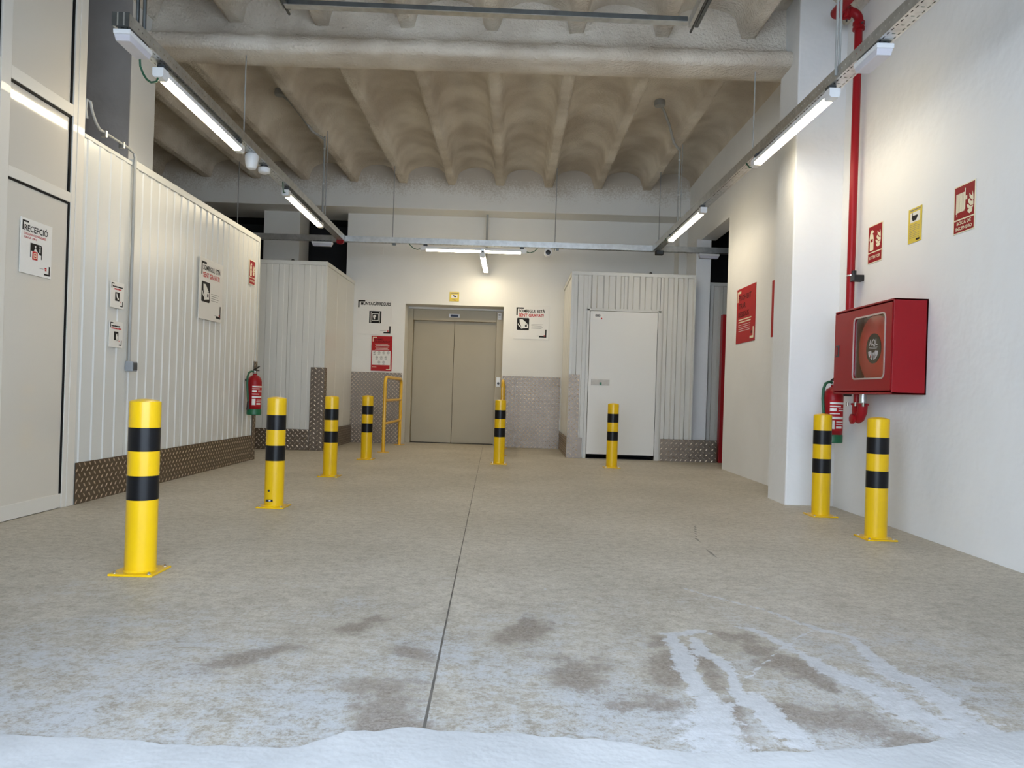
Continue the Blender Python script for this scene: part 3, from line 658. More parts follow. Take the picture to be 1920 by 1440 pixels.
# fire signs
FL = [[(0, 0), (.34, .04), (.62, 0), (.60, -.16), (.30, -.24), (.06, -.14)], [(-.12, .30), (.08, .30), (.40, .12), (.72, .16), (.66, .04), (.34, .02), (.04, .08)], [(.06, .56), (.10, .40), (.40, .18), (.74, .20), (.72, .40), (.42, .42), (.22, .62)], [(.20, .92), (.24, .68), (.60, .44), (.74, .46), (.70, .74), (.58, .98), (.58, .74), (.42, .76)]]
def ext_sign(label, loc, face, w, h):
    o = sgn('extinguisher_sign', label, loc, face, w, h, 'cream', group='red extinguisher location signs', t=.003)
    sr(o, -w * .46, -h * .20, w * .46, h * .475, 'red_deep', 'red_field'); sr(o, -w * .46, -h * .475, w * .46, -h * .23, 'red_deep', 'red_field')
    txt(o, 'EXTINTOR', -w * .38, -h * .385, h * .075, w * .76, 'cream', k=2, bold=.02)
    S = lambda pts: [(a * w, b * h) for a, b in pts]
    sp_(o, [S([(-.36, -.16), (-.10, -.16), (-.10, .06), (-.36, .06)]), S([(-.36, .14), (-.10, .14), (-.13, .24), (-.20, .28), (-.10, .30), (-.10, .34), (-.22, .38), (-.30, .35), (-.36, .26), (-.40, .12), (-.38, .11), (-.34, .22)]), S([(-.36, .06), (-.31, .06), (-.31, .14), (-.36, .14)]), S([(-.15, .06), (-.10, .06), (-.10, .14), (-.15, .14)])], 'cream', 'extinguisher_pictogram', 2)
    sp_(o, [[(w * (.08 + .42 * a), h * (-.03 + .36 * b)) for a, b in p] for p in FL], 'cream', 'flame_pictogram', 2)
    return o
ext_sign('red EXTINTOR sign on the white right wall beside the pipe', (2.799, 5.83, 2.149), 'right', .232, .30)
ext_sign('red EXTINTOR sign at the far end of the left partition', (XP + .001, 8.69, 2.195), 'left', .19, .282)
w, h = .222, .305
o = sgn('fire_hose_sign', 'red BOCA DE INCENDIO fire hose sign on the right wall', (2.799, 4.68, 2.140), 'right', w, h, 'cream', t=.003)
sr(o, -w * .46, -h * .20, w * .46, h * .475, 'red_deep', 'red_field'); sr(o, -w * .46, -h * .475, w * .46, -h * .23, 'red_deep', 'red_field')
txt(o, 'BOCA DE', -w * .32, -h * .325, h * .068, w * .66, 'cream', k=2, bold=.02); txt(o, 'INCENDIO', -w * .37, -h * .435, h * .068, w * .76, 'cream', k=2, bold=.02)
srects(o, [(w * (-.38 + .058 * i), h * (-.06 + .03 * (i in (0,)) - .05 * (i == 0)), w * (-.38 + .058 * i + .045), h * .33) for i in range(7)] + [(w * .02, h * -.03, w * .05, h * .40)], 'cream', 'hose_reel_pictogram', 2)
srects(o, [(w * -.34, h * -.14, w * -.32, h * -.05), (w * .06, h * .16, w * .13, h * .24)], 'cream', 'hose_pictogram', 2)
sp_(o, [[(w * (.16 + .36 * a), h * (-.07 + .36 * b)) for a, b in p] for p in FL], 'cream', 'flame_pictogram', 2)
# tall yellow camera notice on the right wall
w, h = .175, .245
o = sgn('camera_warning_sign', 'upright yellow camera notice between two red fire signs', (2.799, 5.257, 2.163), 'right', w, h, 'sign_yellow', t=.003)
sr(o, -.06, .022, .065, .092, 'sign_white', 'white_field'); sr(o, -.07, .104, .07, .112, 'ink_soft', 'heading')
sp_(o, [[(-.035, .09), (-.028, .09), (-.028, .068), (.03, .068), (.04, .06), (.03, .05), (.018, .032), (-.025, .032), (-.038, .05)][::-1]], 'ink', 'camera_pictogram', 2)
srects(o, [(-.068, .004 - i * .013, .06 - .03 * ((i * 3) % 4 == 0), .0065 - i * .013) for i in range(8)], 'ink_soft', 'fine_print'); sr(o, .02, -.112, .066, -.098, 'ink', 'stamp')
# red prohibition board
w, h = .70, .66
o = sgn('waste_ban_board', 'red PROHIBIT TIRAR RESIDUS board on the white side wall', (2.729, 8.81, 1.907), 'right', w, h, 'red_sign')
corners(o, w, h, 'cream', .13, .13, .028, .03, .035)
for i, (s, ww) in enumerate((('PROHIBIT', .47), ('TIRAR', .27), ('RESIDUS', .40))): txt(o, s, -.27, .185 - i * .10, .062, ww, 'ink_red', bold=.02)
srects(o, [(-.26, -.055, .22, -.042), (-.26, -.085, .20, -.072)], 'cream', 'subtitle'); srects(o, [(-.26, -.115 - i * .024, .19 - .02 * (i % 2), -.110 - i * .024) for i in range(4)], 'sign_white', 'fine_print')
srects(o, [(.22, -.24, .25, -.21)], 'ink_red', 'logo')
sgn('waste_ban_board', 'sliver of a red board peeking out from behind the white column', (2.729, 7.70, 1.87), 'right', .45, .60, 'red_sign')
# number on storage door
tg = [c for c in unit_door.children if c.name.startswith('number_tag')][0]
def tag_text():
    cu = bpy.data.curves.new('t', 'FONT'); cu.body = '080'; cu.size = .048; cu.offset = .0014
    ob = bpy.data.objects.new('t', cu); C.objects.link(ob); bpy.context.view_layer.update()
    me = bpy.data.meshes.new_from_object(ob.evaluated_get(bpy.context.evaluated_depsgraph_get())); bpy.data.objects.remove(ob)
    L = root_of(unit_door).location
    for v_ in me.vertices: v_.co = (v_.co.x + 1.145 - L.x, 10.6 - .0127 - L.y, v_.co.y + 2.015 - L.z)
    me.materials.clear(); me.materials.append(M['ink']); t = bpy.data.objects.new('number', me); C.objects.link(t); t.parent = unit_door
tag_text()
box('tag_logo', 'red_text', unit_door, 1.228, 1.245, 10.586, 10.588, 1.98, 2.0)

# ================================================================== THINGS
# ---- bollards
def bollard():
    r = empty('bollard', (0, 0, 0))
    R = .0685
    MB().box(-.1, .1, -.1, .1, 0, .010).build('base_plate', 'yellow', r, local=True, bevel=.002)
    MB().lathe([(R, .010), (R, .340)], n=40).build('post', 'yellow', r, local=True, smooth=True)
    MB().lathe([(R, .452), (R, .565)], n=40).build('post', 'yellow', r, local=True, smooth=True)
    MB().lathe([(R, .674), (R, .788), (R * .985, .794), (R * .80, .800), (R * .45, .805), (.004, .807)], n=40).build('cap', 'yellow', r, local=True, smooth=True)
    for z0, z1 in ((.340, .452), (.565, .674)): MB().lathe([(R + .0006, z0), (R + .0006, z1)], n=40).build('band', 'black_tape', r, local=True, smooth=True)
    MB().lathe([(R + .006, .010), (R + .002, .014), (R, .018)], n=40).build('weld', 'yellow', r, local=True, smooth=True)
    for sx in (-1, 1):
        for sy in (-1, 1):
            MB().lathe([(.010, .010), (.010, .012)], (sx * .078, sy * .078, 0), 14).lathe([(.0065, .012), (.0065, .018), (.004, .020)], (sx * .078, sy * .078, 0), 6).build('bolt', 'steel', r, local=True)
    return r
proto = bollard()
BL = [(-1.705, 3.479, 'nearest yellow and black bollard, in front of the reception partition'),
      (-1.721, 5.478, 'yellow and black bollard with a small black tag near its foot'),
      (-1.797, 7.471, 'third yellow and black bollard of the left row from the front'),
      (-1.812, 9.41, 'farthest yellow and black bollard of the left row, beside the handrail'),
      (-.138, 9.335, 'yellow and black bollard in front of the right lift frame'),
      (1.270, 9.32, 'yellow and black bollard in front of the white storage door'),
      (2.462, 5.891, 'yellow and black bollard before the right hand fire extinguisher'),
      (2.442, 4.956, 'yellow and black bollard under the near end of the hose cabinet')]
for i, (x, y, lb) in enumerate(BL):
    o = proto if i == 0 else copy_tree(proto)
    o.location = (x, y, 0); tag(o, lb, 'bollard', 'yellow and black bollards')
    if i > 5: o.rotation_euler = (0, -.006, 0)
    if i == 1:
        MB().box(-.037, .013, -.0700, -.066, .045, .062).build('tag_strip', 'black_plastic', o, local=True)
        MB().box(-.016, -.002, -.0708, -.07, .049, .058).build('tag_print', 'lens', o, local=True)
        MB().lathe([(.008, -.0700), (.008, -.066)], (-.018, 0, .125), 12, 'Y').build('chip_mark', 'lift_dark', o, local=True)

# ---- yellow hoop handrails
def handrail(x, y0, y1, label):
    r = empty('handrail', (x, (y0 + y1) / 2, 0), label=label, cat='handrail', group='yellow hoop handrails')
    R, z = .10, 1.06; rad = .024
    pts = [(x, y0, .008)] + [(x, y0 + R - R * math.cos(a), z - R + R * math.sin(a)) for a in [i * PI / 16 for i in range(9)]] + [(x, y1 - R + R * math.sin(a), z - R + R * math.cos(a)) for a in [i * PI / 16 for i in range(9)]] + [(x, y1, .008)]
    MB().tube(pts, rad, 14).build('hoop', 'yellow_rail', r, smooth=True)
    for zz in (.40, .73): MB().tube([(x, y0 + .01, zz), (x, y1 - .01, zz)], .019, 12).build('rail', 'yellow_rail', r, smooth=True)
    for yy in (y0, y1): MB().lathe([(.085, 0), (.085, .008)], (x, yy, 0), 24).build('base_plate', 'yellow_rail', r, bevel=.001)
handrail(-1.792, 10.53, 12.05, 'yellow hoop handrail left of the lift door')
handrail(-.135, 10.60, 12.05, 'yellow hoop handrail seen end on at the right of the lift')

# ---- fire extinguishers
def extinguisher(x, y, z, a, label, xw):
    r = empty('fire_extinguisher', (x, y, z), a, label, 'fire extinguisher', 'fire extinguishers')
    R = .078
    MB().lathe([(R * .9, .06), (R, .07), (R, .38), (R * .93, .41), (R * .72, .438), (R * .42, .455), (.022, .46), (.022, .475)], n=32).build('cylinder', 'red', r, local=True, smooth=True)
    MB().lathe([(R * .96, 0), (R * 1.03, .006), (R * 1.03, .062), (R * 1.0, .068)], n=32).build('base_ring', 'green', r, local=True, smooth=True)
    MB().lathe([(.017, .475), (.02, .48), (.02, .505), (.012, .51)], n=16).build('valve', 'steel', r, local=True, smooth=True)
    h = MB(); h.box(-.012, .012, -.075, .035, .505, .516); h.add([(-.011, .03, .512), (.011, .03, .512), (.011, -.085, .552), (-.011, -.085, .552), (-.011, .03, .522), (.011, .03, .522), (.011, -.085, .560), (-.011, -.085, .560)], [(0, 1, 2, 3), (4, 5, 6, 7), (0, 1, 5, 4), (1, 2, 6, 5), (2, 3, 7, 6), (3, 0, 4, 7)])
    h.build('handle', 'black_plastic', r, local=True, bevel=.002)
    MB().tube([(-.015, 0, .495), (-.05, -.01, .50), (-.085, -.02, .485), (-.108, -.03, .44), (-.115, -.035, .36), (-.108, -.04, .26), (-.098, -.04, .16)], .0115, 10).build('hose', 'cable_green', r, local=True, smooth=True)
    MB().lathe([(.010, .16), (.013, .15), (.017, .07), (.019, .06)], (-.098, -.04, 0), 14).build('nozzle', 'black_plastic', r, local=True, smooth=True)
    def wrap(a0, a1, z0, z1, dr):
        n = 12; vs_ = []
        for i in range(n + 1):
            t = a0 + (a1 - a0) * i / n; vs_ += [((R + dr) * math.cos(t), (R + dr) * math.sin(t), z0), ((R + dr) * math.cos(t), (R + dr) * math.sin(t), z1)]
        return vs_, [(2 * i, 2 * i + 2, 2 * i + 3, 2 * i + 1) for i in range(n)]
    c0 = -PI / 2
    lb = MB().add(*wrap(c0 - .9, c0 + .9, .10, .35, .0006)).build('label', 'red_sign', r, local=True, smooth=True)
    t = MB()
    for (p, q, u, v) in ((-.85, .85, .318, .334), (-.85, .3, .296, .306), (-.85, -.2, .262, .286), (.0, .8, .262, .270), (.0, .8, .278, .284), (-.85, .2, .236, .244), (-.85, .75, .196, .216), (-.85, -.35, .115, .185), (-.2, .75, .168, .178), (-.2, .75, .15, .158), (-.2, .5, .12, .138)): t.add(*wrap(c0 + p, c0 + q, u, v, .0012))
    t.build('label_print', 'sign_white', lb, local=True)
    d = Vector((math.cos(-a), math.sin(-a), 0)) * (xw - x)
    MB().tube([Vector((0, 0, .40)), Vector((0, 0, .40)) + d], .014, 10).build('wall_hook', 'black_plastic', r, local=True, smooth=True)
    return r
extinguisher(2.655, 6.17, .565, 0.15, 'red fire extinguisher with green base partly behind a right bollard', 2.80)
extinguisher(-2.965, 8.60, .545, 0.85, 'red fire extinguisher hung at the end of the left partition', XP - .01)

# ---- fire hose cabinet
def hose_cabinet():
    x0, x1, y0, y1, z0, z1 = 2.565, 2.798, 5.05, 5.965, .965, 1.615
    r = empty('hose_cabinet', (2.68, 5.5, z0), label='red fire hose cabinet with round reel behind its window', cat='hose cabinet')
    b = MB(); t = .012
    b.box(x0, x1, y0, y0 + t, z0, z1).box(x0, x1, y1 - t, y1, z0, z1).box(x0, x1, y0, y1, z0, z0 + t).box(x0, x1, y0, y1, z1 - t, z1).box(x1 - t, x1, y0, y1, z0, z1)
    b.build('body', 'red', r, bevel=.002)
    # door: frame around a rounded window
    def rr(cy, cz, hw, hh, rad, n=6):
        P = []
        for (sy, sz, a0) in ((1, 1, 0), (-1, 1, PI / 2), (-1, -1, PI), (1, -1, 1.5 * PI)):
            for k in range(n + 1): a = a0 + k * PI / 2 / n; P.append((cy + sy * (hw - rad) + rad * math.cos(a), cz + sz * (hh - rad) + rad * math.sin(a)))
        return P
    def ring(P, Q, xa, xb):
        n = len(P); vs_ = [(xa, *p) for p in P] + [(xa, *p) for p in Q] + [(xb, *p) for p in P] + [(xb, *p) for p in Q]
        fs = []
        for k in range(n):
            j2 = (k + 1) % n
            fs += [(k, j2, n + j2, n + k), (2 * n + k, 2 * n + j2, 3 * n + j2, 3 * n + k), (k, j2, 2 * n + j2, 2 * n + k), (n + k, n + j2, 3 * n + j2, 3 * n + k)]
        return MB().add(vs_, fs)
    dcy, dcz = (y0 + y1) / 2, (z0 + z1) / 2
    hw, hh = (y1 - y0) / 2 - .012, (z1 - z0) / 2 - .024
    wy, wz = 5.385, dcz + .012
    door = ring(rr(dcy, dcz, hw, hh, .006), rr(wy, wz, .235, .225, .035), x0 - .006, x0 + .010).build('door', 'red', r)
    ring(rr(wy, wz, .243, .233, .042), rr(wy, wz, .231, .221, .032), x0 - .011, x0 - .005).build('window_trim', 'silver_trim', door)
    P = rr(wy, wz, .236, .226, .035); n = len(P)
    MB().add([(x0, *p) for p in P] + [(x0 + .003, *p) for p in P], [tuple(range(n)), tuple(range(n, 2 * n))] + [(k, (k + 1) % n, n + (k + 1) % n, n + k) for k in range(n)]).build('window_pane', 'glass', door)
    hd = box('latch', 'black_plastic', door, x0 - .010, x0 - .005, 5.865, 5.925, 1.255, 1.345, .002)
    box('latch_pull', 'red', hd, x0 - .013, x0 - .010, 5.885, 5.910, 1.268, 1.332, .001)
    # reel inside
    rc = (x0 + .022, 5.360, wz - .01)
    reel = MB().lathe([(.235, 0), (.242, .004), (.242, .02), (.20, .03), (.20, .10), (.242, .11), (.242, .125), (.1, .13)], rc, 48, 'X').build('reel', 'red_bright', r, smooth=True)
    MB().lathe([(.108, -.004), (.108, 0)], (rc[0] - .001, rc[1], rc[2]), 40, 'X').build('reel_label', 'black_tape', reel, smooth=True)
    xl = rc[0] - .0055
    def lab(pts_list, name, m):
        mb = MB()
        for pts in pts_list:
            n = len(pts); mb.add([(xl, rc[1] - u, rc[2] + v) for u, v in pts] + [(xl - .0008, rc[1] - u, rc[2] + v) for u, v in pts], [tuple(range(n)), tuple(range(n, 2 * n))] + [(k, (k + 1) % n, n + (k + 1) % n, n + k) for k in range(n)])
        return mb.build(name, m, reel)
    wing = lambda a0, a1, r0, r1: [(r0 * math.cos(a0), -.012 + r0 * math.sin(a0)), (r1 * math.cos(a0), -.012 + r1 * math.sin(a0)), (r1 * math.cos((a0 + a1) / 2), -.012 + r1 * math.sin((a0 + a1) / 2)), (r1 * math.cos(a1), -.012 + r1 * math.sin(a1)), (r0 * math.cos(a1), -.012 + r0 * math.sin(a1))]
    lab([wing(PI + .12, PI + .75, .03, .075), wing(-.75, -.12, .03, .075), wing(PI + .85, PI + 1.45, .02, .072), wing(-1.45, -.85, .02, .072)], 'maker_emblem', 'lens')
    lab([[(-.062, .006), (.062, .006), (.062, .010), (-.062, .010)], [(-.055, -.002), (.055, -.002), (.055, .001), (-.055, .001)]], 'maker_line', 'lens')
    lab([[(-.034 + .012 * math.cos(k), -.058 + .012 * math.sin(k)) for k in [i * PI / 5 for i in range(10)]], [(.020 + .012 * math.cos(k), -.058 + .012 * math.sin(k)) for k in [i * PI / 5 for i in range(10)]]], 'emblem_dots', 'red_bright')
    cu = bpy.data.curves.new('t', 'FONT'); cu.body = 'AQL'; cu.size = .062; cu.offset = .0022
    ob = bpy.data.objects.new('t', cu); C.objects.link(ob); bpy.context.view_layer.update()
    me = bpy.data.meshes.new_from_object(ob.evaluated_get(bpy.context.evaluated_depsgraph_get())); bpy.data.objects.remove(ob)
    mx = max(v_.co.x for v_ in me.vertices)
    for v_ in me.vertices: v_.co = (xl - .001 - r.location.x, rc[1] + mx / 2 - v_.co.x - r.location.y, rc[2] + .022 + v_.co.y - r.location.z)
    me.materials.clear(); me.materials.append(M['lens']); t2 = bpy.data.objects.new('maker_name', me); C.objects.link(t2); t2.parent = reel
    MB().tube([(x1 - .06, 5.80, z1 - .03), (x1 - .08, 5.70, z1 - .07), (x0 + .10, 5.60, z1 - .12), (x0 + .10, 5.63, z0 + .12), (x0 + .09, 5.55, z0 + .03)], .014, 10).build('hose', 'conduit', r, smooth=True)
hose_cabinet()

# ---- twin outlet valve under the cabinet
r = empty('twin_outlet_valve', (2.68, 5.78, .76), label='red twin outlet valve hanging under the hose cabinet', cat='valve')
MB().tube([(2.68, 5.80, .965), (2.68, 5.80, .90)], .026, 16).build('inlet_pipe', 'red', r, smooth=True)
MB().tube([(2.66, 5.66, .965), (2.66, 5.66, .895)], .028, 16).build('steel_stub', 'zinc', r, smooth=True)
for y_, x_ in ((5.80, 2.68), (5.66, 2.66)):
    MB().lathe([(.030, .0), (.044, .004), (.044, .016), (.030, .020)], (x_, y_, .878), 24).build('flange', 'red', r, smooth=True)
MB().tube([(2.68, 5.80, .885), (2.675, 5.79, .83), (2.665, 5.75, .785), (2.66, 5.72, .775)], .034, 16).tube([(2.66, 5.66, .885), (2.66, 5.665, .83), (2.66, 5.70, .785), (2.66, 5.73, .775)], .036, 16).build('elbow_body', 'red', r, smooth=True)
MB().lathe([(.03, -.05), (.038, -.045), (.038, -.03), (.026, -.02)], (2.655, 5.735, .775), 20, 'X').build('outlet_cap', 'red', r, smooth=True)
for y_ in (5.60, 5.73, 5.86): MB().lathe([(.010, 0), (.010, .03)], (2.635, y_, .872), 8).build('bolt', 'brushed', r)

# ---- red riser pipe
r = empty('riser_pipe', (2.735, 6.10, 1.62), label='red fire riser pipe running up the white right wall', cat='pipe')
xp, yp = 2.735, 6.10
MB().tube([(xp, yp, 1.60), (xp, yp, 3.96)], .031, 20).build('pipe', 'red', r, smooth=True)
MB().tube([(xp, yp, 1.62), (xp, yp - .10, 1.60), (xp, yp - .145, 1.60)], .030, 14).build('cabinet_bend', 'red', r, smooth=True)
def coupling(c, ax, nm='coupling'):
    cpl = MB().lathe([(.033, -.035), (.047, -.032), (.047, -.012), (.040, -.008), (.040, .008), (.047, .012), (.047, .032), (.033, .035)], c, 24, ax).build(nm, 'red', r, smooth=True)
    mb = MB()
    for s in (-1, 1):
        if ax == 'Z': mb.box(c[0] - .012, c[0] + .012, c[1] + s * .045 - .012, c[1] + s * .045 + .012, c[2] - .03, c[2] + .03)
        else: mb.box(c[0] - .03, c[0] + .03, c[1] - .012, c[1] + .012, c[2] + s * .045 - .012, c[2] + s * .045 + .012)
    mb.build('clamp_lug', 'red', cpl, bevel=.003); 
    MB().tube([(c[0], c[1] - .075, c[2]), (c[0], c[1] + .075, c[2])] if ax == 'Z' else [(c[0], c[1], c[2] - .075), (c[0], c[1], c[2] + .075)], .007, 8).build('clamp_bolt', 'zinc_dark', cpl)
coupling((xp, yp, 3.975), 'Z')
MB().tube([Vector((xp, yp, 4.0))] + arc((xp - .07, yp, 4.02), .07, 0, PI / 2, 8, (1, 0, 0), (0, 0, 1)), .035, 18).build('elbow', 'red', r, smooth=True)
coupling((xp - .10, yp, 4.085), 'X')
MB().tube([Vector((xp - .11, yp, 4.085)), Vector((xp - .165, yp, 4.085))], .036, 18).build('tee_branch', 'red', r, smooth=True)
MB().tube([Vector((xp - .165, yp + .07, 4.10)), Vector((xp - .165, 1.7, 4.10))], .038, 18).build('ceiling_pipe', 'red', r, smooth=True)
MB().lathe([(.040, -.06), (.047, -.055), (.047, .055), (.040, .06)], (xp - .165, yp, 4.10), 20, 'Y').build('tee_body', 'red', r, smooth=True)
for zc in (1.935,):
    cl = MB().lathe([(.034, -.006), (.034, .006)], (xp, yp, zc), 24).build('pipe_clamp', 'steel', r)
    box('clamp_bracket', 'black_plastic', cl, xp - .02, xp + .065, yp - .10, yp - .035, zc - .055, zc - .005, .003)
    box('clamp_arm', 'black_plastic', cl, xp - .01, xp + .02, yp - .06, yp - .03, zc - .02, zc + .035, .003)

# ---- cable trays, perforated
def perforated(L, w=.10, h=.08):
    xs = [-w / 2, -.036, -.028, -.010, .010, .028, .036, w / 2]; ys = [0, .012, .021, .029, .038, .05]; zs = [0, .036, .045, h]
    mb = MB(); n = int(L / .05); vi = {}
    def V(x, y, z):
        k = (round(x, 4), round(y, 4), round(z, 4))
        if k not in vi: vi[k] = len(mb.v); mb.v.append(k)
        return vi[k]
    for i in range(n):
        o_ = i * .05
        for a in range(5):
            y0, y1 = o_ + ys[a], o_ + ys[a + 1]
            for c_ in range(7):
                if (c_ in (1, 5) and a in (1, 2, 3)) or (c_ == 3 and a == 2 and i % 2 == 0): continue
                mb.f.append((V(xs[c_], y0, 0), V(xs[c_ + 1], y0, 0), V(xs[c_ + 1], y1, 0), V(xs[c_], y1, 0)))
            for sx in (-w / 2, w / 2):
                for q in range(3):
                    if q == 1 and a == 2: continue
                    mb.f.append((V(sx, y0, zs[q]), V(sx, y1, zs[q]), V(sx, y1, zs[q + 1]), V(sx, y0, zs[q + 1])))
                x2 = sx - math.copysign(.008, sx); mb.f.append((V(sx, y0, h), V(sx, y1, h), V(x2, y1, h), V(x2, y0, h)))
    return mb
ZT = 3.04
def tray(name, label, p0, p1):
    d = Vector((p1[0] - p0[0], p1[1] - p0[1], 0)); L = d.length; rz = math.atan2(-d.x, d.y)
    r = empty(name, (p0[0], p0[1], ZT), rz, label, 'cable tray', 'perforated cable trays')
    perforated(L).build('channel', 'zinc', r, local=True)
    MB().box(-.03, -.012, .05, L - .05, .002, .02).build('cable', 'black_plastic', r, local=True)
    MB().box(.0, .014, .05, L - .05, .002, .016).build('cable', 'cable_green', r, local=True)
    return r, L
TL0, TL1 = (-2.445, 4.53), (-2.570, 10.93)
TR0, TR1 = (2.17, 2.6), (2.04, 10.93)
tl, Ll = tray('cable_tray', 'left perforated steel cable tray running front to back', TL0, TL1)
tr, Lr = tray('cable_tray', 'right perforated steel cable tray running front to back', TR0, TR1)
tc, Lc = tray('cable_tray', 'rear perforated steel cable tray crossing before the back wall', (3.2, 10.99), (-4.9, 10.99))
MB().box(-.052, .052, -.004, .0, -.002, .082).build('end_cap', 'zinc_dark', tl, local=True)
MB().box(-.02, -.012, -.008, -.004, 0, .08).box(.018, .026, -.008, -.004, 0, .08).build('end_rib', 'zinc', tl, local=True)
def world_rod(root, x, y, z0, z1, rad=.006, name='hanger_rod', m='conduit', x1=None):
    inv = (Matrix.Translation(root.location) @ Matrix.Rotation(root.rotation_euler.z, 4, 'Z')).inverted()
    a, b = inv @ Vector((x, y, z0)), inv @ Vector((x1 if x1 is not None else x, y, z1))
    return MB().tube([a, b], rad, 8).build(name, m, root, local=True, smooth=True)
def lx(t, y): return t[0][0] + (t[1][0] - t[0][0]) * (y - t[0][1]) / (t[1][1] - t[0][1])
TL, TR = (TL0, TL1), (TR0, TR1)
world_rod(tl, lx(TL, 6.72), 6.72, ZT, 3.88); world_rod(tr, lx(TR, 6.75), 6.75, ZT, 3.88)
for dx in (-.022, .022):
    world_rod(tl, lx(TL, 4.78) + dx, 4.78, ZT + .02, 4.4, .012, 'hanger_strut', 'zinc_dark'); world_rod(tr, lx(TR, 4.95) + dx * .5 - .045, 4.95, ZT + .02, 4.4, .009, 'hanger_strut', 'conduit')
world_rod(tr, 2.06, 10.85, ZT, 4.22)
for x in (-1.83, .56, -4.12): world_rod(tc, x, 10.99, ZT - .03, 4.22, .007)
for x in (-1.80, .60): 
    inv = (Matrix.Translation(tc.location) @ Matrix.Rotation(tc.rotation_euler.z, 4, 'Z')).inverted(); q = inv @ Vector((x, 10.99, ZT))
    MB().box(q.x - .02, q.x + .02, q.y - .02, q.y + .02, -.03, -.002).build('rod_nut', 'zinc_dark', tc, local=True)
for i in range(6):   # couplers between tray lengths
    yy = .6 + i * 1.3
    if yy < Lc: MB().box(-.0525, .0525, yy, yy + .10, -.002, .07).build('coupler', 'zinc', tc, local=True)

# ---- LED batten lights
def batten(loc, rz, label, L=1.5, lit=True, cable=True, lift=None):
    r = empty('batten_light', loc, rz, label, 'light', 'lit batten lights'); h = L / 2
    cap = .085
    def pr(hw, z0, z1, ch): return [(-hw, z1), (-hw, z0 + ch), (-hw + ch, z0), (hw - ch, z0), (hw, z0 + ch), (hw, z1)]
    def ext(P, y0, y1):
        n = len(P); return MB().add([(x, y0, z) for x, z in P] + [(x, y1, z) for x, z in P], [tuple(range(n)), tuple(range(n, 2 * n))] + [(k, (k + 1) % n, n + (k + 1) % n, n + k) for k in range(n)])
    ext([(-.030, .030), (-.036, .012), (-.036, -.008), (.036, -.008), (.036, .012), (.030, .030)], -h + cap, h - cap).build('housing', 'lamp_white', r, local=True)
    ext(pr(.035, -.030, -.0085, .012), -h + cap, h - cap).build('diffuser', 'lit', r, local=True)
    for s in (-1, 1):
        ext(pr(.037, -.032, .032, .012), s * h, s * (h - cap)).build('end_cap', 'lamp_white', r, local=True)
        MB().box(-.026, .026, s * (h - .07) - .028, s * (h - .07) + .028, .032, ZT - loc[2] - .001 if lift is None else lift).build('clip', 'clip', r, local=True)
    if cable: MB().tube([(0, -h, .0), (.0, -h - .05, -.015), (.01, -h - .11, .005), (.02, -h - .16, .05), (.02, -h - .17, ZT - loc[2] - .002 if lift is None else .06)], .006, 8).build('feed_cable', 'cable_green', r, local=True, smooth=True)
    return r
ZL = 2.975
rzl = math.atan2(-(TL1[0] - TL0[0]), TL1[1] - TL0[1]); rzr = math.atan2(-(TR1[0] - TR0[0]), TR1[1] - TR0[1])
batten((lx(TL, 5.84), 5.84, ZL), rzl, 'nearest lit batten light under the left cable tray', 1.62, cable=False)
batten((lx(TL, 8.86), 8.86, ZL), rzl, 'farther lit batten light under the left cable tray', 1.62)
batten((lx(TR, 5.80) - .03, 5.80, ZL), rzr + PI, 'nearest lit batten light under the right cable tray', 1.58)
batten((lx(TR, 9.05) - .035, 9.05, ZL), rzr + PI, 'farther lit batten light under the right cable tray', 1.66)
b_ = batten((-.632, 10.99, ZL), -PI / 2, 'lit batten light hung lengthwise under the rear cable tray', 1.56)
MB().tube([(0, .78, 0), (0, .83, -.012), (0, .89, .01), (0, .94, .060)], .006, 8).build('feed_cable', 'cable_green', b_, local=True, smooth=True)
ll = batten((-.487, 11.44, 2.862), 0, 'lit batten light pointing at the lift from a drop bar', 1.50, cable=False, lift=.05)
MB().box(-.022, .022, -.74, .76, .05, .085).build('carrier', 'zinc', ll, local=True)
MB().box(-.018, .018, .64, .68, .085, .905).build('drop_bar', 'conduit', ll, local=True)

# ---- unlit emergency bulkheads
def bulkhead(loc, rz, label, L=.36, w=.125):
    r = empty('emergency_light', loc, rz, label, 'emergency light', 'unlit emergency bulkheads')
    MB().box(-w / 2, w / 2, -L / 2, L / 2, -.030, 0).build('housing', 'lamp_white', r, local=True, bevel=.006)
    P = [(-w / 2 + .004, -.030), (-w / 2 + .009, -.066), (w / 2 - .009, -.066), (w / 2 - .004, -.030)]; n = 4
    MB().add([(x, -L / 2 + .006 + (.014 if z < -.05 else 0), z) for x, z in P] + [(x, L / 2 - .006 - (.014 if z < -.05 else 0), z) for x, z in P], [(0, 1, 2, 3), (4, 5, 6, 7)] + [(k, (k + 1) % n, n + (k + 1) % n, n + k) for k in range(n)]).build('lens', 'lens', r, local=True, bevel=.004)
    MB().box(-.03, .03, -L / 2 + .02, L / 2 - .02, .0, .0105).build('mount', 'clip', r, local=True)
    return r
e1 = bulkhead((lx(TL, 4.69), 4.69, ZT - .011), rzl, 'unlit white emergency light at the near end of the left tray', .30, .105)
MB().tube([(-.02, .13, -.055), (-.025, .15, -.10), (-.02, .18, -.135), (-.015, .22, -.155), (-.01, .27, -.155), (.0, .33, -.125), (.0, .345, -.095)], .007, 8).build('cable', 'cable_green', e1, local=True, smooth=True)
bulkhead((lx(TR, 4.56), 4.56, ZT - .011), rzr, 'unlit white emergency light under the right tray', .30, .105)
bulkhead((-2.86, 10.99, ZT - .011), PI / 2, 'unlit white emergency light under the rear tray, left end', .30, .09)
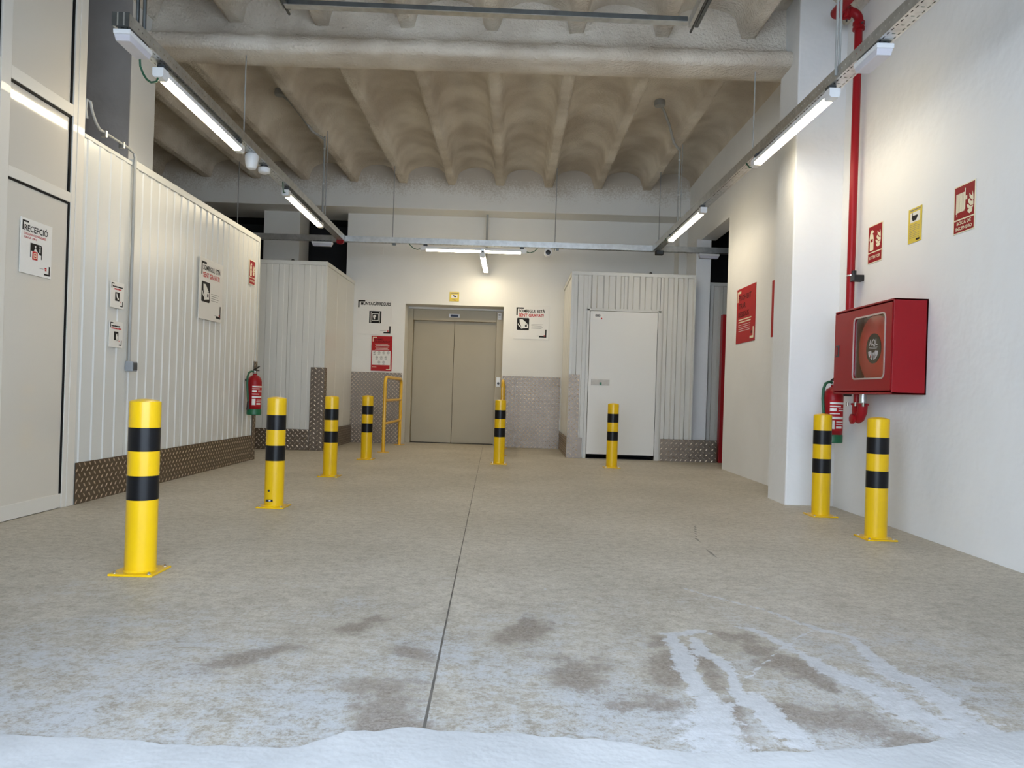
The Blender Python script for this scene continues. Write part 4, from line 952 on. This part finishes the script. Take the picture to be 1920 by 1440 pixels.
bulkhead((2.83, 10.99, ZT - .011), PI / 2, 'unlit white emergency light under the rear tray, right end', .30, .09)

# ---- small devices under the trays
x = lx(TL, 6.95)
r = empty('siren', (x, 6.95, ZT - .15), label='white cup shaped siren under the left tray', cat='siren')
MB().lathe([(.012, -.0), (.040, .010), (.055, .05), (.062, .10), (.062, .13), (.05, .148)], (x, 6.95, ZT - .15), 28).build('cup', 'lamp_white', r, smooth=True)
MB().lathe([(.05, .142), (.05, .15)], (x, 6.95, ZT - .15), 20).build('mount', 'clip', r)
x = lx(TL, 7.32)
r = empty('motion_sensor', (x, 7.32, ZT - .08), label='white disc motion sensor beside the siren', cat='sensor')
MB().lathe([(.03, .0), (.055, .012), (.060, .035), (.060, .055), (.052, .06)], (x, 7.32, ZT - .08), 28).build('disc', 'lamp_white', r, smooth=True)
MB().lathe([(.035, .058), (.035, .08)], (x, 7.32, ZT - .08), 16).build('mount', 'clip', r)
r = empty('alarm_beacon', (-2.57, 10.88, ZT - .04), label='small red alarm box at the left tray corner', cat='alarm')
box('housing', 'red', r, -2.625, -2.525, 10.86, 10.93, ZT - .045, ZT + .035, .006); box('base', 'red', r, -2.605, -2.545, 10.875, 10.915, ZT - .055, ZT - .045, .003)
r = empty('junction_box', (2.09, 10.92, ZT - .07), label='small dark junction box at the right tray corner', cat='junction box')
box('housing', 'lift_dark', r, 2.03, 2.14, 10.86, 10.96, ZT - .062, ZT - .004, .004); box('lid', 'clip', r, 2.04, 2.13, 10.855, 10.86, ZT - .055, ZT - .012)
r = empty('security_camera', (.46, 10.96, ZT - .12), label='white security camera with black lens under the rear tray', cat='camera')
MB().box(.42, .50, 10.93, 11.02, ZT - .045, ZT - .003).build('bracket', 'lamp_white', r, bevel=.008)
MB().lathe([(.052, 0), (.058, .012), (.058, .12), (.03, .14)], (.46, 10.86, ZT - .078), 24, 'Y').build('housing', 'lamp_white', r, smooth=True)
MB().lathe([(.030, -.006), (.036, -.002), (.036, .004)], (.46, 10.86, ZT - .085), 24, 'Y').build('lens', 'black_plastic', r, smooth=True)

# ---- ceiling detectors with conduit drops
def detector(px_, py_, cx, cy, label):
    r = empty('detector_drop', (px_, py_, 4.3), label=label, cat='detector', group='ceiling detectors with conduit drops')
    zc = vault_z(px_) - .02
    MB().lathe([(.05, -.05), (.062, -.045), (.068, -.01), (.06, .03)], (px_, py_, zc), 20).build('detector_base', 'conduit', r, smooth=True)
    pts = [(px_ + .03, py_ + .03, zc - .04), (px_ + (cx - px_) * .20, py_ + (cy - py_) * .18, zc - .06), (px_ + (cx - px_) * .45, py_ + (cy - py_) * .42, zc - .17), (px_ + (cx - px_) * .70, py_ + (cy - py_) * .72, ZR - .05), (cx, cy, ZR - .09)]
    MB().tube(pts, .016, 10).build('flexible_conduit', 'conduit', r, smooth=True)
    MB().tube([(cx, cy, ZR - .05), (cx, cy, ZT + .06)], .013, 10).tube([(cx + .035, cy, ZR + .02), (cx + .035, cy, ZT + .06)], .006, 8).build('drop_conduit', 'conduit', r, smooth=True)
    for zz in (3.5, 3.95): MB().lathe([(.017, 0), (.017, .02)], (cx, cy, zz), 12).build('pipe_clip', 'zinc', r)
detector(-2.90, 8.97, lx(TL, 9.62) + .03, 9.62, 'round ceiling detector and conduit drop at the left')
detector(1.66, 8.95, lx(TR, 9.62) + .0, 9.62, 'round ceiling detector and conduit drop at the right')

# ---- sectional door tracks under the front ceiling
r = empty('door_track', (0, 5.8, 3.84), label='dark steel cross bar and tracks hanging under the front ceiling', cat='door track')
def sl(x): return 3.868 - .012 * (x + 1.8)
MB().add([(-1.86, 5.78, 3.84), (1.27, 5.78, 3.805), (1.27, 5.82, 3.805), (-1.86, 5.82, 3.84), (-1.86, 5.78, 3.885), (1.27, 5.78, 3.85), (1.27, 5.82, 3.85), (-1.86, 5.82, 3.885)], [(0, 1, 2, 3), (4, 5, 6, 7), (0, 1, 5, 4), (1, 2, 6, 5), (2, 3, 7, 6), (3, 0, 4, 7)]).build('cross_bar', 'zinc_dark', r, bevel=.006)
MB().add([(-1.86, 5.765, 3.834), (1.27, 5.765, 3.799), (1.27, 5.835, 3.799), (-1.86, 5.835, 3.834), (-1.86, 5.765, 3.839), (1.27, 5.765, 3.804), (1.27, 5.835, 3.804), (-1.86, 5.835, 3.839)], [(0, 1, 2, 3), (4, 5, 6, 7), (0, 1, 5, 4), (1, 2, 6, 5), (2, 3, 7, 6), (3, 0, 4, 7)]).build('bar_flange', 'zinc', r)
for xx, zz in ((1.30, 3.83), (-1.90, 3.87)):
    for dx in (0, .05): box('track', 'zinc_dark' if dx else 'zinc', r, xx - .01 + dx, xx + .018 + dx, 1.62, 5.86, zz - .03, zz + .04, .003)
    MB().tube([(xx + .03, 5.95, zz - .02), (xx + .03, 5.3, zz - .015)], .010, 8).build('track_rod', 'zinc_dark', r)
    box('drop_bracket', 'zinc_dark', r, xx + .0, xx + .04, 5.45, 5.50, zz + .03, 4.3)

# ---- switch with conduit on the left partition, cable along its top
r = empty('switch_box', (XP, 5.95, 1.0), label='grey switch box with conduit on the left partition', cat='switch')
box('housing', 'grey_box', r, XP - .004, XP + .055, 5.92, 6.00, .965, 1.045, .005)
box('rocker', 'clip', r, XP + .055, XP + .061, 5.93, 5.99, .975, 1.035, .003)
MB().tube([(XP + .012, 5.945, 1.04), (XP + .012, 5.945, 2.66)], .0125, 12).build('conduit', 'conduit', r, smooth=True)
MB().tube([(XP + .012, 5.945, 2.66), (XP + .008, 5.93, 2.70), (XP + .0, 5.85, 2.715), (XP + .0, 5.45, 2.715), (XP + .01, 5.38, 2.74), (XP + .01, 5.33, 2.80), (XP + .012, 5.30, 2.86), (XP + .0, 5.275, 2.87), (XP - .01, 5.28, 2.80), (XP - .01, 5.30, 2.74)], .0115, 10).build('cable', 'conduit', r, smooth=True)
for yy in (5.5, 5.75): box('cable_clip', 'zinc', r, XP - .02, XP + .02, yy, yy + .02, 2.68, 2.728)

# warning light knobs on storage units (small black lugs along the trims)
for (x, y, lb) in ((-3.13, 10.47, 'small black lug on top of the left rear unit'), (1.92, 10.63, 'small black lug on top of the right rear unit')):
    r = empty('roof_lug', (x, y, HB), label=lb, cat='lug')
    MB().lathe([(.022, 0), (.022, .012), (.012, .022), (.004, .026)], (x, y, HB), 14).build('knob', 'black_plastic', r, smooth=True)
